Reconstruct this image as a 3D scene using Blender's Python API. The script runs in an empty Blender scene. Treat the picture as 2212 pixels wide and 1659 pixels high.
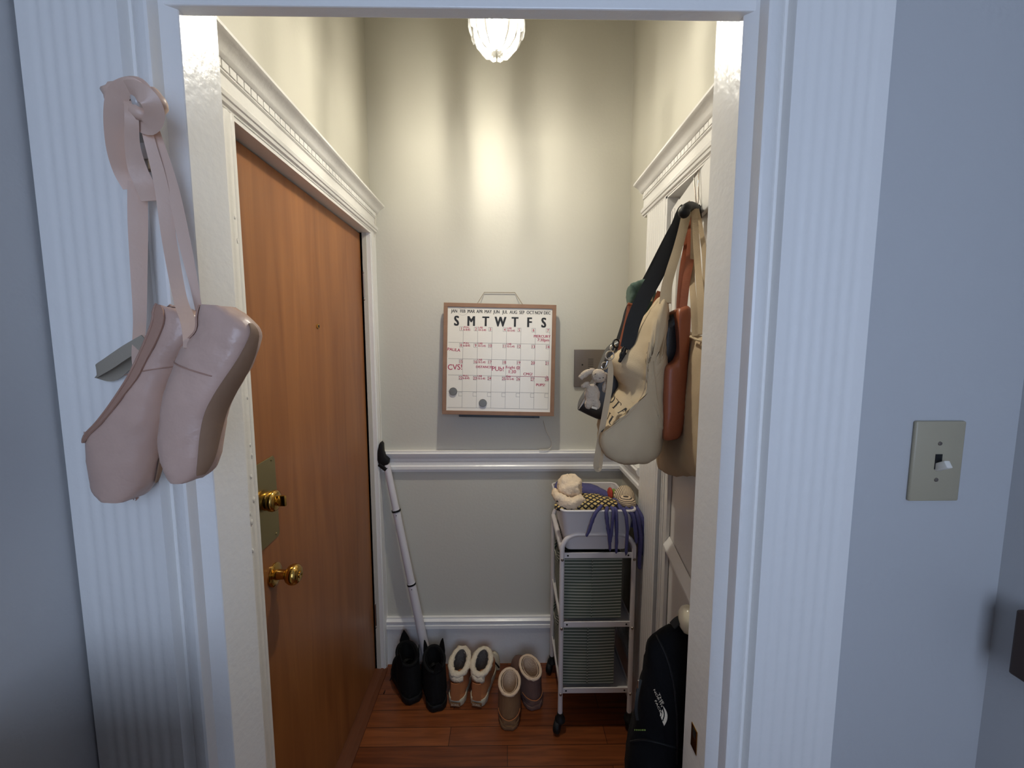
import bpy, bmesh, math, random
from mathutils import Vector, Matrix, noise
from mathutils.bvhtree import BVHTree
random.seed(7)
V = Vector
SC = bpy.context.scene
COL = SC.collection
rad = math.radians

# ------------------------------------------------------------------ camera
FPX, PIT, YAW, CH = 860.0, rad(5.6), rad(.73), 1.55
cd = bpy.data.cameras.new('camera'); cam = bpy.data.objects.new('camera', cd); COL.objects.link(cam)
cd.sensor_width = 36; cd.lens = FPX/2212*36; cd.clip_start = .01
cam.location = (0, 0, CH); cam.rotation_euler = (math.pi/2-PIT, 0, -YAW)
SC.camera = cam

def ray(x, y):
    u = (x-1106)/FPX; v = (829.5-y)/FPX
    Y = math.cos(PIT)+v*math.sin(PIT); Z = -math.sin(PIT)+v*math.cos(PIT)
    return V((u*math.cos(YAW)+Y*math.sin(YAW), Y*math.cos(YAW)-u*math.sin(YAW), Z))
def at(x, y, Y=None, X=None, Z=None):
    """the point of the place that the photograph shows at (x, y), at a known depth"""
    d = ray(x, y)
    t = Y/d.y if Y is not None else X/d.x if X is not None else (Z-CH)/d.z
    return V((0, 0, CH))+d*t

# ------------------------------------------------------------------ materials
def lin(c):
    return tuple(((x/255)/12.92 if x <= 10 else ((x/255+.055)/1.055)**2.4) for x in c)
class NT:
    def __init__(s, name):
        s.m = bpy.data.materials.new(name); s.m.use_nodes = True
        s.t = s.m.node_tree; s.b = s.t.nodes['Principled BSDF']; s.out = s.t.nodes['Material Output']
    def n(s, typ, **k):
        nd = s.t.nodes.new(typ)
        for a, v in k.items():
            if a.startswith('i_'):
                nd.inputs[a[2:].replace('_', ' ')].default_value = v
            else: setattr(nd, a, v)
        return nd
    def l(s, a, ao, b, bi): s.t.links.new(a.outputs[ao], b.inputs[bi])
    def coord(s, scale=(1, 1, 1), kind='Object'):
        tc = s.n('ShaderNodeTexCoord'); mp = s.n('ShaderNodeMapping'); mp.inputs['Scale'].default_value = scale
        s.l(tc, kind, mp, 'Vector'); return mp
def mat(name, col, rough=.5, metal=0, bump=0, bscale=200, vary=0, vscale=8, sheen=0, coat=0, stretch=(1, 1, 1), spec=.5, srgb=True):
    c = lin(col) if srgb else col
    k = NT(name); b = k.b
    b.inputs['Base Color'].default_value = (*c, 1); b.inputs['Roughness'].default_value = rough
    b.inputs['Metallic'].default_value = metal; b.inputs['Specular IOR Level'].default_value = spec
    if sheen: b.inputs['Sheen Weight'].default_value = sheen
    if coat: b.inputs['Coat Weight'].default_value = coat; b.inputs['Coat Roughness'].default_value = .08
    if vary:
        mp = k.coord(stretch); nz = k.n('ShaderNodeTexNoise', i_Scale=vscale, i_Detail=5.0)
        k.l(mp, 'Vector', nz, 'Vector')
        mx = k.n('ShaderNodeMix', data_type='RGBA')
        mx.inputs[6].default_value = (*[x*(1-vary) for x in c], 1); mx.inputs[7].default_value = (*[min(1, x*(1+vary)) for x in c], 1)
        k.l(nz, 'Fac', mx, 0); k.t.links.new(mx.outputs[2], b.inputs['Base Color'])
    if bump:
        mp = k.coord(stretch); nz = k.n('ShaderNodeTexNoise', i_Scale=bscale, i_Detail=3.0)
        k.l(mp, 'Vector', nz, 'Vector')
        bp = k.n('ShaderNodeBump', i_Strength=bump, i_Distance=.004)
        k.l(nz, 'Fac', bp, 'Height'); k.l(bp, 'Normal', b, 'Normal')
    return k.m
M = {}
M['trim'] = mat('trim_paint', (.82, .80, .765), .27, bump=.22, bscale=60, srgb=False)
M['wall'] = mat('wall_paint', (.575, .55, .47), .5, bump=.12, bscale=90, srgb=False)
M['hall'] = mat('hall_wall_paint', (.50, .50, .50), .5, bump=.12, bscale=90, srgb=False)
M['ceil'] = mat('ceiling_paint', (.8, .79, .76), .7, srgb=False)
M['doorwhite'] = mat('door_paint', (.78, .755, .72), .3, bump=.15, bscale=50, srgb=False)
M['brass'] = mat('brass', (205, 165, 90), .16, 1, bump=.02, bscale=30)
M['plate'] = mat('dull_brass', (165, 150, 105), .33, 1)
M['steel'] = mat('brushed_steel', (150, 140, 130), .38, 1, bump=.05, bscale=300, stretch=(1, 1, .05))
M['chrome'] = mat('chrome', (215, 212, 205), .15, 1)
M['dark'] = mat('dark_hole', (12, 11, 10), .7)
M['cartwhite'] = mat('cart_enamel', (215, 208, 205), .35)
M['black'] = mat('black_fabric', (14, 14, 15), .85, bump=.15, bscale=500, spec=.2)
M['strapblack'] = mat('black_webbing', (24, 25, 24), .75, bump=.2, bscale=900)
M['blackrub'] = mat('black_rubber', (18, 18, 18), .6, spec=.3)
M['pack'] = mat('backpack_nylon', (9, 9, 11), .85, bump=.2, bscale=700, spec=.15)
M['blacklea'] = mat('black_leather', (38, 36, 35), .42, bump=.15, bscale=250)
M['brownlea'] = mat('brown_leather', (150, 82, 52), .4, bump=.12, bscale=220, vary=.12, vscale=10)
M['canvas'] = mat('cream_canvas', (186, 166, 134), .85, bump=.14, bscale=420, vary=.08, vscale=14)
M['canvas2'] = mat('plain_canvas', (184, 162, 130), .85, bump=.14, bscale=420, vary=.06, vscale=10)
M['green'] = mat('green_cloth', (62, 82, 70), .85, bump=.25, bscale=300)
M['ink'] = mat('black_ink', (22, 22, 24), .6)
M['pen'] = mat('magenta_marker', (170, 26, 70), .5)
M['line'] = mat('grey_print', (120, 116, 112), .6)
M['board'] = mat('whiteboard', (226, 220, 208), .22, spec=.35)
M['frame'] = mat('calendar_wood', (138, 104, 80), .55, vary=.2, vscale=25, stretch=(1, 1, 1), bump=.1, bscale=120)
M['magnet'] = mat('grey_magnet', (110, 106, 98), .4, .4)
M['cord'] = mat('twine', (150, 138, 118), .8)
M['satin'] = mat('pink_satin', (194, 163, 148), .32, bump=.5, bscale=42, vary=.16, vscale=20)
M['satin2'] = mat('satin_binding', (168, 132, 114), .6, bump=.2, bscale=300)
M['ribbon'] = mat('satin_ribbon', (206, 176, 158), .38, bump=.1, bscale=120)
M['elastic'] = mat('elastic_band', (158, 148, 132), .8, bump=.2, bscale=600)
M['sole'] = mat('leather_sole', (138, 108, 84), .7, bump=.2, bscale=80, vary=.12)
M['inner'] = mat('shoe_lining', (150, 128, 112), .9)
M['clear'] = mat('hook_plastic', (185, 180, 176), .15)
M['plush'] = mat('beige_plush', (188, 170, 148), 1, bump=.8, bscale=260)
M['cream'] = mat('cream_fleece', (226, 204, 176), 1, bump=1.0, bscale=110, vary=.07, vscale=30)
M['fur'] = mat('white_fleece', (222, 206, 180), 1, bump=1.0, bscale=170)
M['furin'] = mat('grey_fleece_lining', (92, 86, 82), 1, bump=1.0, bscale=120, vary=.3, vscale=40)
M['tan'] = mat('tan_suede', (168, 104, 60), .9, bump=.2, bscale=200, vary=.1, vscale=30)
M['olive'] = mat('brown_suede', (126, 92, 60), .95, bump=.2, bscale=200, vary=.12, vscale=30)
M['mauve'] = mat('plum_brown_suede', (108, 80, 70), .95, bump=.2, bscale=200, vary=.12, vscale=30)
M['lining'] = mat('cream_lining', (216, 188, 158), 1, bump=.8, bscale=200)
M['solewhite'] = mat('pale_sole', (200, 188, 160), .6)
M['blue'] = mat('blue_knit', (78, 76, 120), .95, bump=.5, bscale=230, vary=.15, vscale=40)
M['red'] = mat('red_knit', (178, 66, 50), .9, bump=.3, bscale=300)
M['limegreen'] = mat('green_knit', (120, 140, 60), .9, bump=.3, bscale=300)
M['pole'] = mat('white_pole', (214, 210, 212), .35)
M['switch'] = mat('ivory_plate', (168, 158, 134), .4)
M['toggle'] = mat('white_toggle', (228, 222, 210), .3)
M['darkwood'] = mat('dark_wood', (58, 42, 34), .5, vary=.2)
M['thresh'] = mat('threshold_wood', (108, 62, 38), .5, vary=.25, vscale=20, stretch=(6, .6, 6))
M['porcelain'] = mat('white_porcelain', (225, 215, 190), .2)
M['sheer'] = mat('painted_wire', (205, 198, 185), .5)

def wood_floor():
    k = NT('wood_floor'); b = k.b
    mp = k.coord((1, 1, 1)); br = k.n('ShaderNodeTexBrick', offset=.37, offset_frequency=2)
    br.inputs['Scale'].default_value = 1; br.inputs['Mortar Size'].default_value = .0012; br.inputs['Brick Width'].default_value = .62
    br.inputs['Row Height'].default_value = .078; br.inputs['Mortar Smooth'].default_value = .2; br.inputs['Bias'].default_value = 0
    br.inputs['Color1'].default_value = (*lin((112, 58, 28)), 1); br.inputs['Color2'].default_value = (*lin((142, 80, 42)), 1)
    br.inputs['Mortar'].default_value = (*lin((40, 20, 12)), 1)
    k.l(mp, 'Vector', br, 'Vector')
    mp2 = k.coord((3, 45, 1)); nz = k.n('ShaderNodeTexNoise', i_Scale=1.6, i_Detail=8.0, i_Distortion=.6)
    k.l(mp2, 'Vector', nz, 'Vector')
    mx = k.n('ShaderNodeMix', data_type='RGBA', blend_type='MULTIPLY'); mx.inputs[0].default_value = .75
    rp = k.n('ShaderNodeValToRGB'); rp.color_ramp.elements[0].position = .3; rp.color_ramp.elements[0].color = (.45, .4, .38, 1)
    rp.color_ramp.elements[1].position = .65; rp.color_ramp.elements[1].color = (1.1, 1.08, 1.02, 1)
    k.l(nz, 'Fac', rp, 'Fac'); k.t.links.new(br.outputs['Color'], mx.inputs[6]); k.t.links.new(rp.outputs['Color'], mx.inputs[7])
    k.t.links.new(mx.outputs[2], b.inputs['Base Color']); b.inputs['Roughness'].default_value = .32
    return k.m
M['floor'] = wood_floor()
def wood_door():
    k = NT('door_veneer'); b = k.b
    mp = k.coord((9, 9, .7)); nz = k.n('ShaderNodeTexNoise', i_Scale=2.2, i_Detail=7.0, i_Distortion=.8); k.l(mp, 'Vector', nz, 'Vector')
    rp = k.n('ShaderNodeValToRGB'); e = rp.color_ramp.elements
    e[0].position = .28; e[0].color = (*lin((134, 80, 41)), 1); e[1].position = .75; e[1].color = (*lin((164, 106, 58)), 1)
    k.l(nz, 'Fac', rp, 'Fac'); k.l(rp, 'Color', b, 'Base Color'); b.inputs['Roughness'].default_value = .38
    return k.m
M['veneer'] = wood_door()
def stripes(name, base, line, freq, axis='Z', duty=.3, wob=.0, rough=.85):
    """woven horizontal stripes"""
    k = NT(name); b = k.b; mp = k.coord((1, 1, 1))
    wv = k.n('ShaderNodeTexWave', bands_direction=axis, i_Scale=freq, i_Distortion=wob); wv.inputs['Detail Scale'].default_value = .3
    k.l(mp, 'Vector', wv, 'Vector')
    rp = k.n('ShaderNodeValToRGB'); e = rp.color_ramp.elements
    e[0].position = 1-duty-.12; e[0].color = (*lin(base), 1); e[1].position = 1-duty+.08; e[1].color = (*lin(line), 1)
    k.l(wv, 'Fac', rp, 'Fac'); k.l(rp, 'Color', b, 'Base Color'); b.inputs['Roughness'].default_value = rough
    nz = k.n('ShaderNodeTexNoise', i_Scale=500.0); bp = k.n('ShaderNodeBump', i_Strength=.2, i_Distance=.002)
    k.l(nz, 'Fac', bp, 'Height'); k.l(bp, 'Normal', b, 'Normal')
    return k.m
M['basket'] = stripes('striped_green_fabric', (84, 92, 78), (176, 174, 158), 25, 'Z', .24, .3)
M['beanie'] = stripes('striped_knit', (214, 190, 158), (62, 50, 46), 52, 'Z', .3, 1.2)
M['beanie2'] = stripes('ribbed_knit', (222, 200, 168), (96, 82, 72), 60, 'X', .34, .6)
def plaid():
    k = NT('plaid_wool'); b = k.b; mp = k.coord((1, 1, 1))
    a = k.n('ShaderNodeTexWave', bands_direction='DIAGONAL', i_Scale=24.0, i_Distortion=1.0); k.l(mp, 'Vector', a, 'Vector')
    mp2 = k.coord((-1, 1, 1)); c = k.n('ShaderNodeTexWave', bands_direction='DIAGONAL', i_Scale=24.0, i_Distortion=1.0); k.l(mp2, 'Vector', c, 'Vector')
    mm = k.n('ShaderNodeMath', operation='MAXIMUM'); k.l(a, 'Fac', mm, 0); k.l(c, 'Fac', mm, 1)
    rp = k.n('ShaderNodeValToRGB'); e = rp.color_ramp.elements
    e[0].position = .55; e[0].color = (*lin((206, 178, 112)), 1); e[1].position = .8; e[1].color = (*lin((36, 32, 36)), 1)
    k.l(mm, 'Value', rp, 'Fac'); k.l(rp, 'Color', b, 'Base Color'); b.inputs['Roughness'].default_value = .95
    return k.m
M['plaid'] = plaid()
def crystal():
    k = NT('crystal_glass')
    g = k.n('ShaderNodeBsdfGlass', i_IOR=1.5, i_Roughness=.03); tr = k.n('ShaderNodeBsdfTransparent'); mx = k.n('ShaderNodeMixShader')
    mx.inputs[0].default_value = .45
    k.l(tr, 0, mx, 1); k.l(g, 0, mx, 2)
    ts = k.n('ShaderNodeBsdfTranslucent'); m2 = k.n('ShaderNodeMixShader'); m2.inputs[0].default_value = .007
    k.l(mx, 0, m2, 1); k.l(ts, 0, m2, 2); k.l(m2, 0, k.out, 'Surface'); return k.m
M['crystal'] = crystal()
def emit(name, col, s):
    k = NT(name); e = k.n('ShaderNodeEmission'); e.inputs['Color'].default_value = (*col, 1); e.inputs['Strength'].default_value = s
    k.l(e, 0, k.out, 'Surface'); return k.m
M['bulb'] = emit('lit_bulb', (1, .95, .82), 2200)
def glass():
    k = NT('window_glass')
    g = k.n('ShaderNodeBsdfGlossy', i_Roughness=.02); tr = k.n('ShaderNodeBsdfTransparent'); mx = k.n('ShaderNodeMixShader')
    mx.inputs[0].default_value = .06; k.l(tr, 0, mx, 1); k.l(g, 0, mx, 2); k.l(mx, 0, k.out, 'Surface'); return k.m
M['glass'] = glass()

# ------------------------------------------------------------------ mesh building
WL = {}                                    # world location of every object made here
def link(name, me, parent=None, mods=()):
    o = bpy.data.objects.new(name, me); COL.objects.link(o)
    return o
class MB:
    def __init__(s): s.v = []; s.f = []
    def add(s, vs, fs):
        b = len(s.v); s.v += [V(p) for p in vs]; s.f += [tuple(b+i for i in f) for f in fs]; return s
    def box(s, x0, x1, y0, y1, z0, z1):
        vs = [(x, y, z) for x in (x0, x1) for y in (y0, y1) for z in (z0, z1)]
        return s.add(vs, [(0, 1, 3, 2), (4, 6, 7, 5), (0, 4, 5, 1), (2, 3, 7, 6), (0, 2, 6, 4), (1, 5, 7, 3)])
    def obox(s, c, ax, ay, az):
        """box from centre and three half-axis vectors"""
        c = V(c); vs = [c+V(ax)*i+V(ay)*j+V(az)*k for i in (-1, 1) for j in (-1, 1) for k in (-1, 1)]
        return s.add(vs, [(0, 1, 3, 2), (4, 6, 7, 5), (0, 4, 5, 1), (2, 3, 7, 6), (0, 2, 6, 4), (1, 5, 7, 3)])
    def prism(s, prof, a, b, fn):
        """profile of 2D points swept from a to b; fn(p, q, t) gives the point"""
        n = len(prof); vs = [fn(p, q, t) for t in (a, b) for p, q in prof]
        fs = [(i, (i+1) % n, n+(i+1) % n, n+i) for i in range(n)]
        fs += [tuple(range(n))[::-1], tuple(range(n, 2*n))]
        return s.add(vs, fs)
    def loft(s, rings, closed=True, cap0=True, cap1=True):
        n = len(rings[0]); b = len(s.v); s.v += [V(p) for r in rings for p in r]
        for k in range(len(rings)-1):
            for i in range(n if closed else n-1):
                j = (i+1) % n
                s.f.append((b+k*n+i, b+k*n+j, b+(k+1)*n+j, b+(k+1)*n+i))
        if closed and cap0: s.f.append(tuple(b+i for i in range(n))[::-1])
        if closed and cap1: s.f.append(tuple(b+(len(rings)-1)*n+i for i in range(n)))
        return s
    def tube(s, pts, r, seg=10, cap=True):
        pts = [V(p) for p in pts]; n = len(pts); rs = r if isinstance(r, (list, tuple)) else [r]*n
        rings = []; nrm = None
        for i, p in enumerate(pts):
            t = (pts[min(i+1, n-1)]-pts[max(i-1, 0)]).normalized()
            if nrm is None: nrm = t.orthogonal().normalized()
            nrm = (nrm-t*nrm.dot(t)).normalized(); bn = t.cross(nrm)
            rings.append([p+(nrm*math.cos(a)+bn*math.sin(a))*rs[i] for a in [2*math.pi*k/seg for k in range(seg)]])
        return s.loft(rings, True, cap, cap)
    def lathe(s, prof, c, axis=(0, 0, 1), seg=32):
        """prof: (radius, height along axis)"""
        a = V(axis).normalized(); u = a.orthogonal().normalized(); w = a.cross(u); c = V(c)
        rings = [[c+a*h+(u*math.cos(t)+w*math.sin(t))*max(r, 1e-5) for t in [2*math.pi*k/seg for k in range(seg)]] for r, h in prof]
        return s.loft(rings)
    def ribbon(s, pts, wid, th=.0012, face=None, wdir=None):
        """flat strap: pts, width per point; it faces the vector face, or has a given width direction"""
        pts = [V(p) for p in pts]; n = len(pts); ws = wid if isinstance(wid, (list, tuple)) else [wid]*n
        rings = []
        for i, p in enumerate(pts):
            t = (pts[min(i+1, n-1)]-pts[max(i-1, 0)]).normalized()
            w = V(wdir) if wdir is not None else t.cross(V(face) if face is not None else (p-V((0, 0, CH))))
            w = (w-t*w.dot(t)).normalized(); q = t.cross(w).normalized()
            a, h = w*ws[i]/2, q*th/2
            rings.append([p-a-h, p-a*.5-h*1.2, p+a*.5-h*1.2, p+a-h, p+a+h, p+a*.5+h*1.2, p-a*.5+h*1.2, p-a+h])
        return s.loft(rings)
    def ball(s, c, r, seg=20, rot=None):
        r = (r, r, r) if not isinstance(r, (tuple, list)) else r; c = V(c); R = rot or Matrix.Identity(3)
        rings = []
        for i in range(seg//2+1):
            th = math.pi*i/(seg//2); st = max(math.sin(th), 1e-4)
            rings.append([c+R@V((r[0]*st*math.cos(2*math.pi*k/seg), r[1]*st*math.sin(2*math.pi*k/seg), r[2]*math.cos(th))) for k in range(seg)])
        return s.loft(rings)
    def wobble(s, amp, freq, seed=0):
        cen = sum(s.v, V())/len(s.v)
        for i, p in enumerate(s.v):
            d = (p-cen); d = d.normalized() if d.length > 1e-6 else V()
            s.v[i] = p+d*noise.noise(p*freq+V((seed*7.3, seed, 0)))*amp
        return s
    def build(s, name, m, parent=None, smooth=45, bevel=0, sub=0, solid=0, remesh=0, label=None, relax=0, disp=None):
        me = bpy.data.meshes.new(name)
        c = V([(min(p[i] for p in s.v)+max(p[i] for p in s.v))/2 for i in range(3)])
        if parent is None and name in ('floor',): c = V()
        me.from_pydata([p-c for p in s.v], [], s.f); me.update()
        bm = bmesh.new(); bm.from_mesh(me); bmesh.ops.remove_doubles(bm, verts=bm.verts, dist=1e-6)
        bmesh.ops.recalc_face_normals(bm, faces=bm.faces); bm.to_mesh(me); bm.free()
        mm = m if isinstance(m, bpy.types.Material) else M[m]
        me.materials.append(mm)
        o = bpy.data.objects.new(name, me); COL.objects.link(o); WL[o.name] = c
        if parent is not None:
            o.parent = parent; o.location = c-WL[parent.name]
        else: o.location = c
        if remesh:
            md = o.modifiers.new('r', 'REMESH'); md.mode = 'VOXEL'; md.voxel_size = remesh
        if relax:
            md = o.modifiers.new('sm', 'SMOOTH'); md.iterations = relax; md.factor = .5
        if solid:
            md = o.modifiers.new('s', 'SOLIDIFY'); md.thickness = solid; md.offset = -1
        if bevel:
            md = o.modifiers.new('b', 'BEVEL'); md.width = bevel; md.segments = 2; md.limit_method = 'ANGLE'; md.angle_limit = rad(35)
        if sub:
            md = o.modifiers.new('u', 'SUBSURF'); md.levels = md.render_levels = sub
        if o.modifiers:
            dg = bpy.context.evaluated_depsgraph_get(); dg.update()
            new = bpy.data.meshes.new_from_object(o.evaluated_get(dg)); o.modifiers.clear(); o.data = new; me = new
            if not me.materials: me.materials.append(mm)
        if disp:
            amp, fr, sd = disp
            for v in me.vertices:
                w = v.co+c
                v.co += v.normal*noise.fractal(w*fr+V((sd, 0, sd)), .7, 2.2, 4)*amp
        for p in me.polygons: p.use_smooth = smooth > 0
        if smooth > 0 and smooth < 180: me.set_sharp_from_angle(angle=rad(smooth))
        if label: o['label'] = label
        return o
def tag(o, label, cat, group=None, kind=None):
    o['label'] = label; o['category'] = cat
    if group: o['group'] = group
    if kind: o['kind'] = kind
    return o
def thing(name, label, cat, loc, group=None, kind=None):
    o = bpy.data.objects.new(name, None); COL.objects.link(o); o.location = loc; o.empty_display_size = .05
    WL[o.name] = V(loc); return tag(o, label, cat, group, kind)
def struct(mb, name, m, label, cat, **k):
    return tag(mb.build(name, m, None, **k), label, cat, None, 'structure')
def smoothpath(pts, n=8):
    """Catmull-Rom through points (any dimension)"""
    P = [tuple(p) for p in pts]; out = []
    for i in range(len(P)-1):
        a, b, c, d = P[max(i-1, 0)], P[i], P[i+1], P[min(i+2, len(P)-1)]
        for k in range(n):
            t = k/n
            out.append(tuple(.5*(2*q+(r-p)*t+(2*p-5*q+4*r-s)*t*t+(3*q-p-3*r+s)*t**3) for p, q, r, s in zip(a, b, c, d)))
    return out+[P[-1]]
def closedpath(pts, n=5):
    P = [tuple(p) for p in pts]; m = len(P); out = []
    for i in range(m):
        a, b, c, d = P[i-1], P[i], P[(i+1) % m], P[(i+2) % m]
        for k in range(n):
            t = k/n
            out.append(tuple(.5*(2*q+(r-p)*t+(2*p-5*q+4*r-s)*t*t+(3*q-p-3*r+s)*t**3) for p, q, r, s in zip(a, b, c, d)))
    return out
def copy_tree(o, parent=None, name=None):
    c = o.copy(); COL.objects.link(c); c.parent = parent
    for ch in [x for x in list(o.children)]: copy_tree(ch, c)
    return c

# text -> flat faces in a local (u, v) plane
def text_geo(txt, size, bold=0, align='LEFT', shear=0):
    cu = bpy.data.curves.new('t', 'FONT'); cu.body = txt; cu.size = size;  cu.align_x = align; cu.shear = shear
    cu.resolution_u = 3; cu.fill_mode = 'FRONT'
    o = bpy.data.objects.new('t', cu); COL.objects.link(o)
    dg = bpy.context.evaluated_depsgraph_get(); dg.update()
    me = bpy.data.meshes.new_from_object(o.evaluated_get(dg))
    vs = [v.co.copy() for v in me.vertices]; fs = [tuple(p.vertices) for p in me.polygons]
    bpy.data.objects.remove(o); bpy.data.curves.remove(cu); bpy.data.meshes.remove(me)
    return vs, fs

# ================================================================== THE SETTING
XL, XR, YB, YP0, YP1 = -.600, .545, 1.822, .625, .712      # vestibule walls; partition faces
HZ = 3.0
b = MB(); b.box(-1.0, 1.2, -1.4, 2.0, -.05, 0)
struct(b, 'floor', 'floor', 'narrow reddish brown wood strip floor', 'floor', smooth=0)
b = MB(); b.box(-1.0, 1.2, -1.4, 2.0, HZ, HZ+.05)
struct(b, 'ceiling', 'ceil', 'white painted ceiling above the entry', 'ceiling', smooth=0)
b = MB(); b.box(XL-.1, XR+.4, YB, YB+.06, 0, HZ)
struct(b, 'wall_back', 'wall', 'warm grey back wall of the entry', 'wall', smooth=0)
LD0, LD1, LDZ = .906, 1.757, 2.045                           # opening of the brown door
b = MB(); b.box(XL-.1, XL, YP1, LD0, 0, HZ); b.box(XL-.1, XL, LD1, YB, 0, HZ); b.box(XL-.1, XL, LD0, LD1, LDZ, HZ)
b.box(XL-.16, XL-.1, YP1, YB, 0, HZ)
struct(b, 'wall_left', 'wall', 'warm grey entry wall holding the brown door', 'wall', smooth=0)
RD0, RD1, RDZ = .726, 1.363, 2.045
b = MB(); b.box(XR, XR+.12, RD1, YB, 0, HZ); b.box(XR, XR+.12, YP1, RD0, 0, HZ); b.box(XR, XR+.12, RD0, RD1, RDZ, HZ)
b.box(XR+.3, XR+.36, RD0-.1, RD1+.1, 0, HZ); b.box(XR+.12, XR+.3, RD0-.04, RD0, 0, HZ); b.box(XR+.12, XR+.3, RD1, RD1+.04, 0, HZ); b.box(XR+.12, XR+.3, RD0, RD1, RDZ, RDZ+.05)
struct(b, 'wall_right', 'wall', 'warm grey entry wall holding the white door', 'wall', smooth=0)
HXL, HXR, HYB = -.678, .828, -1.15                                       # hall side walls
b = MB(); b.box(HXL-.1, -.505, YP0, YP1-.004, 0, HZ); b.box(.378, HXR+.1, YP0, YP1-.004, 0, HZ); b.box(-.505, .378, YP0+.02, YP1-.004, 2.09, HZ)
struct(b, 'wall_front', 'hall', 'grey hall wall around the cased opening', 'wall', smooth=0)
b = MB(); b.box(HXL-.1, HXL, HYB, YP0, 0, HZ)
struct(b, 'wall_hall_left', 'hall', 'dim grey hall wall left of the cased opening', 'wall', smooth=0)
b = MB(); b.box(HXR, HXR+.1, HYB, YP0, 0, HZ)
struct(b, 'wall_hall_right', 'hall', 'dim grey hall wall at the right edge', 'wall', smooth=0)
WX0, WX1, WZ0, WZ1 = -.35, .74, .92, 2.36
b = MB(); b.box(HXL-.1, WX0, HYB-.1, HYB, 0, HZ); b.box(WX1, HXR+.1, HYB-.1, HYB, 0, HZ); b.box(WX0, WX1, HYB-.1, HYB, 0, WZ0); b.box(WX0, WX1, HYB-.1, HYB, WZ1, HZ)
struct(b, 'wall_hall_back', 'hall', 'hall wall with the window behind the camera', 'wall', smooth=0)
wn = thing('window_1', 'white framed window at the far end of the hall', 'window', (.2, HYB-.05, WZ0), None, 'structure')
b = MB()
for x0, x1, z0, z1 in ((WX0, WX0+.05, WZ0, WZ1), (WX1-.05, WX1, WZ0, WZ1), (WX0, WX1, WZ0, WZ0+.06), (WX0, WX1, WZ1-.05, WZ1), (WX0, WX1, 1.88, 1.93)):
    b.box(x0, x1, HYB-.08, HYB-.03, z0, z1)
b.build('window_frame', 'trim', wn, smooth=0)
MB().box(WX0+.05, WX1-.05, HYB-.058, HYB-.052, WZ0+.06, WZ1-.05).build('pane', 'glass', wn, smooth=0)

# ---- cased opening (hall side)
def casing_prof(s, xo, xi_end, pts_in):
    """profile (x, y): fluted board then the inner mouldings; s = +1 when the opening is to the +x side"""
    p = [(xo, .64), (xo, .601)]
    w = abs(xi_end-xo); n = 72
    for i in range(n+1):
        q = i/n; x = xo+s*q*w
        d = 0
        if .12 < q < .9:
            d = .0012*(.5-.5*math.cos(2*math.pi*((q-.12)/.78*6)))
        p.append((x, .600+d))
    return p+pts_in
ltp = casing_prof(1, -.672, -.534, [(-.5335, .6015), (-.533, .617), (-.529, .6175), (-.522, .6105), (-.514, .605), (-.506, .602), (-.499, .6012), (-.4955, .6025), (-.4945, .605), (-.4935, .6195), (-.475, .6305), (-.474, .632), (-.474, YP1), (-.52, YP1), (-.52, .64)])
rtp = casing_prof(-1, .546, .406, [(.4055, .6015), (.405, .617), (.401, .6175), (.394, .6105), (.387, .605), (.379, .602), (.372, .6012), (.3685, .6025), (.3675, .605), (.3655, .6195), (.350, .6305), (.349, .632), (.349, YP1), (.39, YP1), (.39, .64)])
struct(MB().prism(ltp, 0, 2.62, lambda p, q, t: (p, q, t)), 'trim_1', 'trim', 'white fluted casing with ballet shoes hanging on it', 'door casing', smooth=25)
rc = struct(MB().prism(rtp, 0, 2.62, lambda p, q, t: (p, q, t)), 'trim_2', 'trim', 'white fluted casing beside the light switch', 'door casing', smooth=25)
b = MB().box(.3480, .3495, .660, .682, .795, .842)
b.build('strike_plate', 'brass', rc, smooth=0); MB().box(.3475, .3496, .665, .675, .822, .838).build('strike_hole', 'dark', rc, smooth=0)
b = MB().box(-.4925, .3655, .6225, .643, 2.032, 2.62)
struct(b, 'trim_3', 'trim', 'white head board across the cased opening', 'door casing', smooth=0, bevel=.002)

# ---- door heads, casings
def head_profile():
    """(projection from wall, height)"""
    return [(0, 2.036), (.020, 2.036), (.021, 2.041), (.026, 2.043), (.028, 2.050), (.031, 2.052), (.033, 2.060), (.029, 2.066), (.024, 2.069), (.022, 2.071),
            (.022, 2.099), (.027, 2.101), (.027, 2.104), (.025, 2.105), (.0255, 2.121), (.031, 2.122), (.036, 2.126), (.038, 2.129), (.041, 2.134), (.048, 2.141), (.056, 2.146), (.061, 2.149), (.063, 2.151), (.063, 2.157), (0, 2.157)]
hp = head_profile()
h1 = struct(MB().prism(hp, .723, YB, lambda p, q, t: (XL+p, t, q)), 'trim_4', 'trim', 'white crown moulded head over the brown door', 'door head', smooth=25)
b = MB()
for i in range(47):
    y = .726+i*.0232; b.box(XL+.02, XL+.0292, y, y+.0200, 2.1055, 2.1205)
b.build('dentil', 'trim', h1, smooth=0, bevel=.0006)
h2 = struct(MB().prism(hp, .723, 1.575, lambda p, q, t: (XR-p, t, q)), 'trim_5', 'trim', 'white crown moulded head over the white door', 'door head', smooth=25)
b = MB()
for i in range(36):
    y = .726+i*.0232; b.box(XR-.0292, XR-.02, y, y+.0200, 2.1055, 2.1205)
b.build('dentil', 'trim', h2, smooth=0, bevel=.0006)
def flat_casing(y0, y1, flute):
    p = [(0, y0), (.02, y0)]
    n = 60
    for i in range(n+1):
        q = i/n; d = .0012*(.5-.5*math.cos(2*math.pi*q*flute)) if .06 < q < .94 else 0
        p.append((.02-d, y0+(y1-y0)*q))
    return p+[(.02, y1), (0, y1)]
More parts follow.
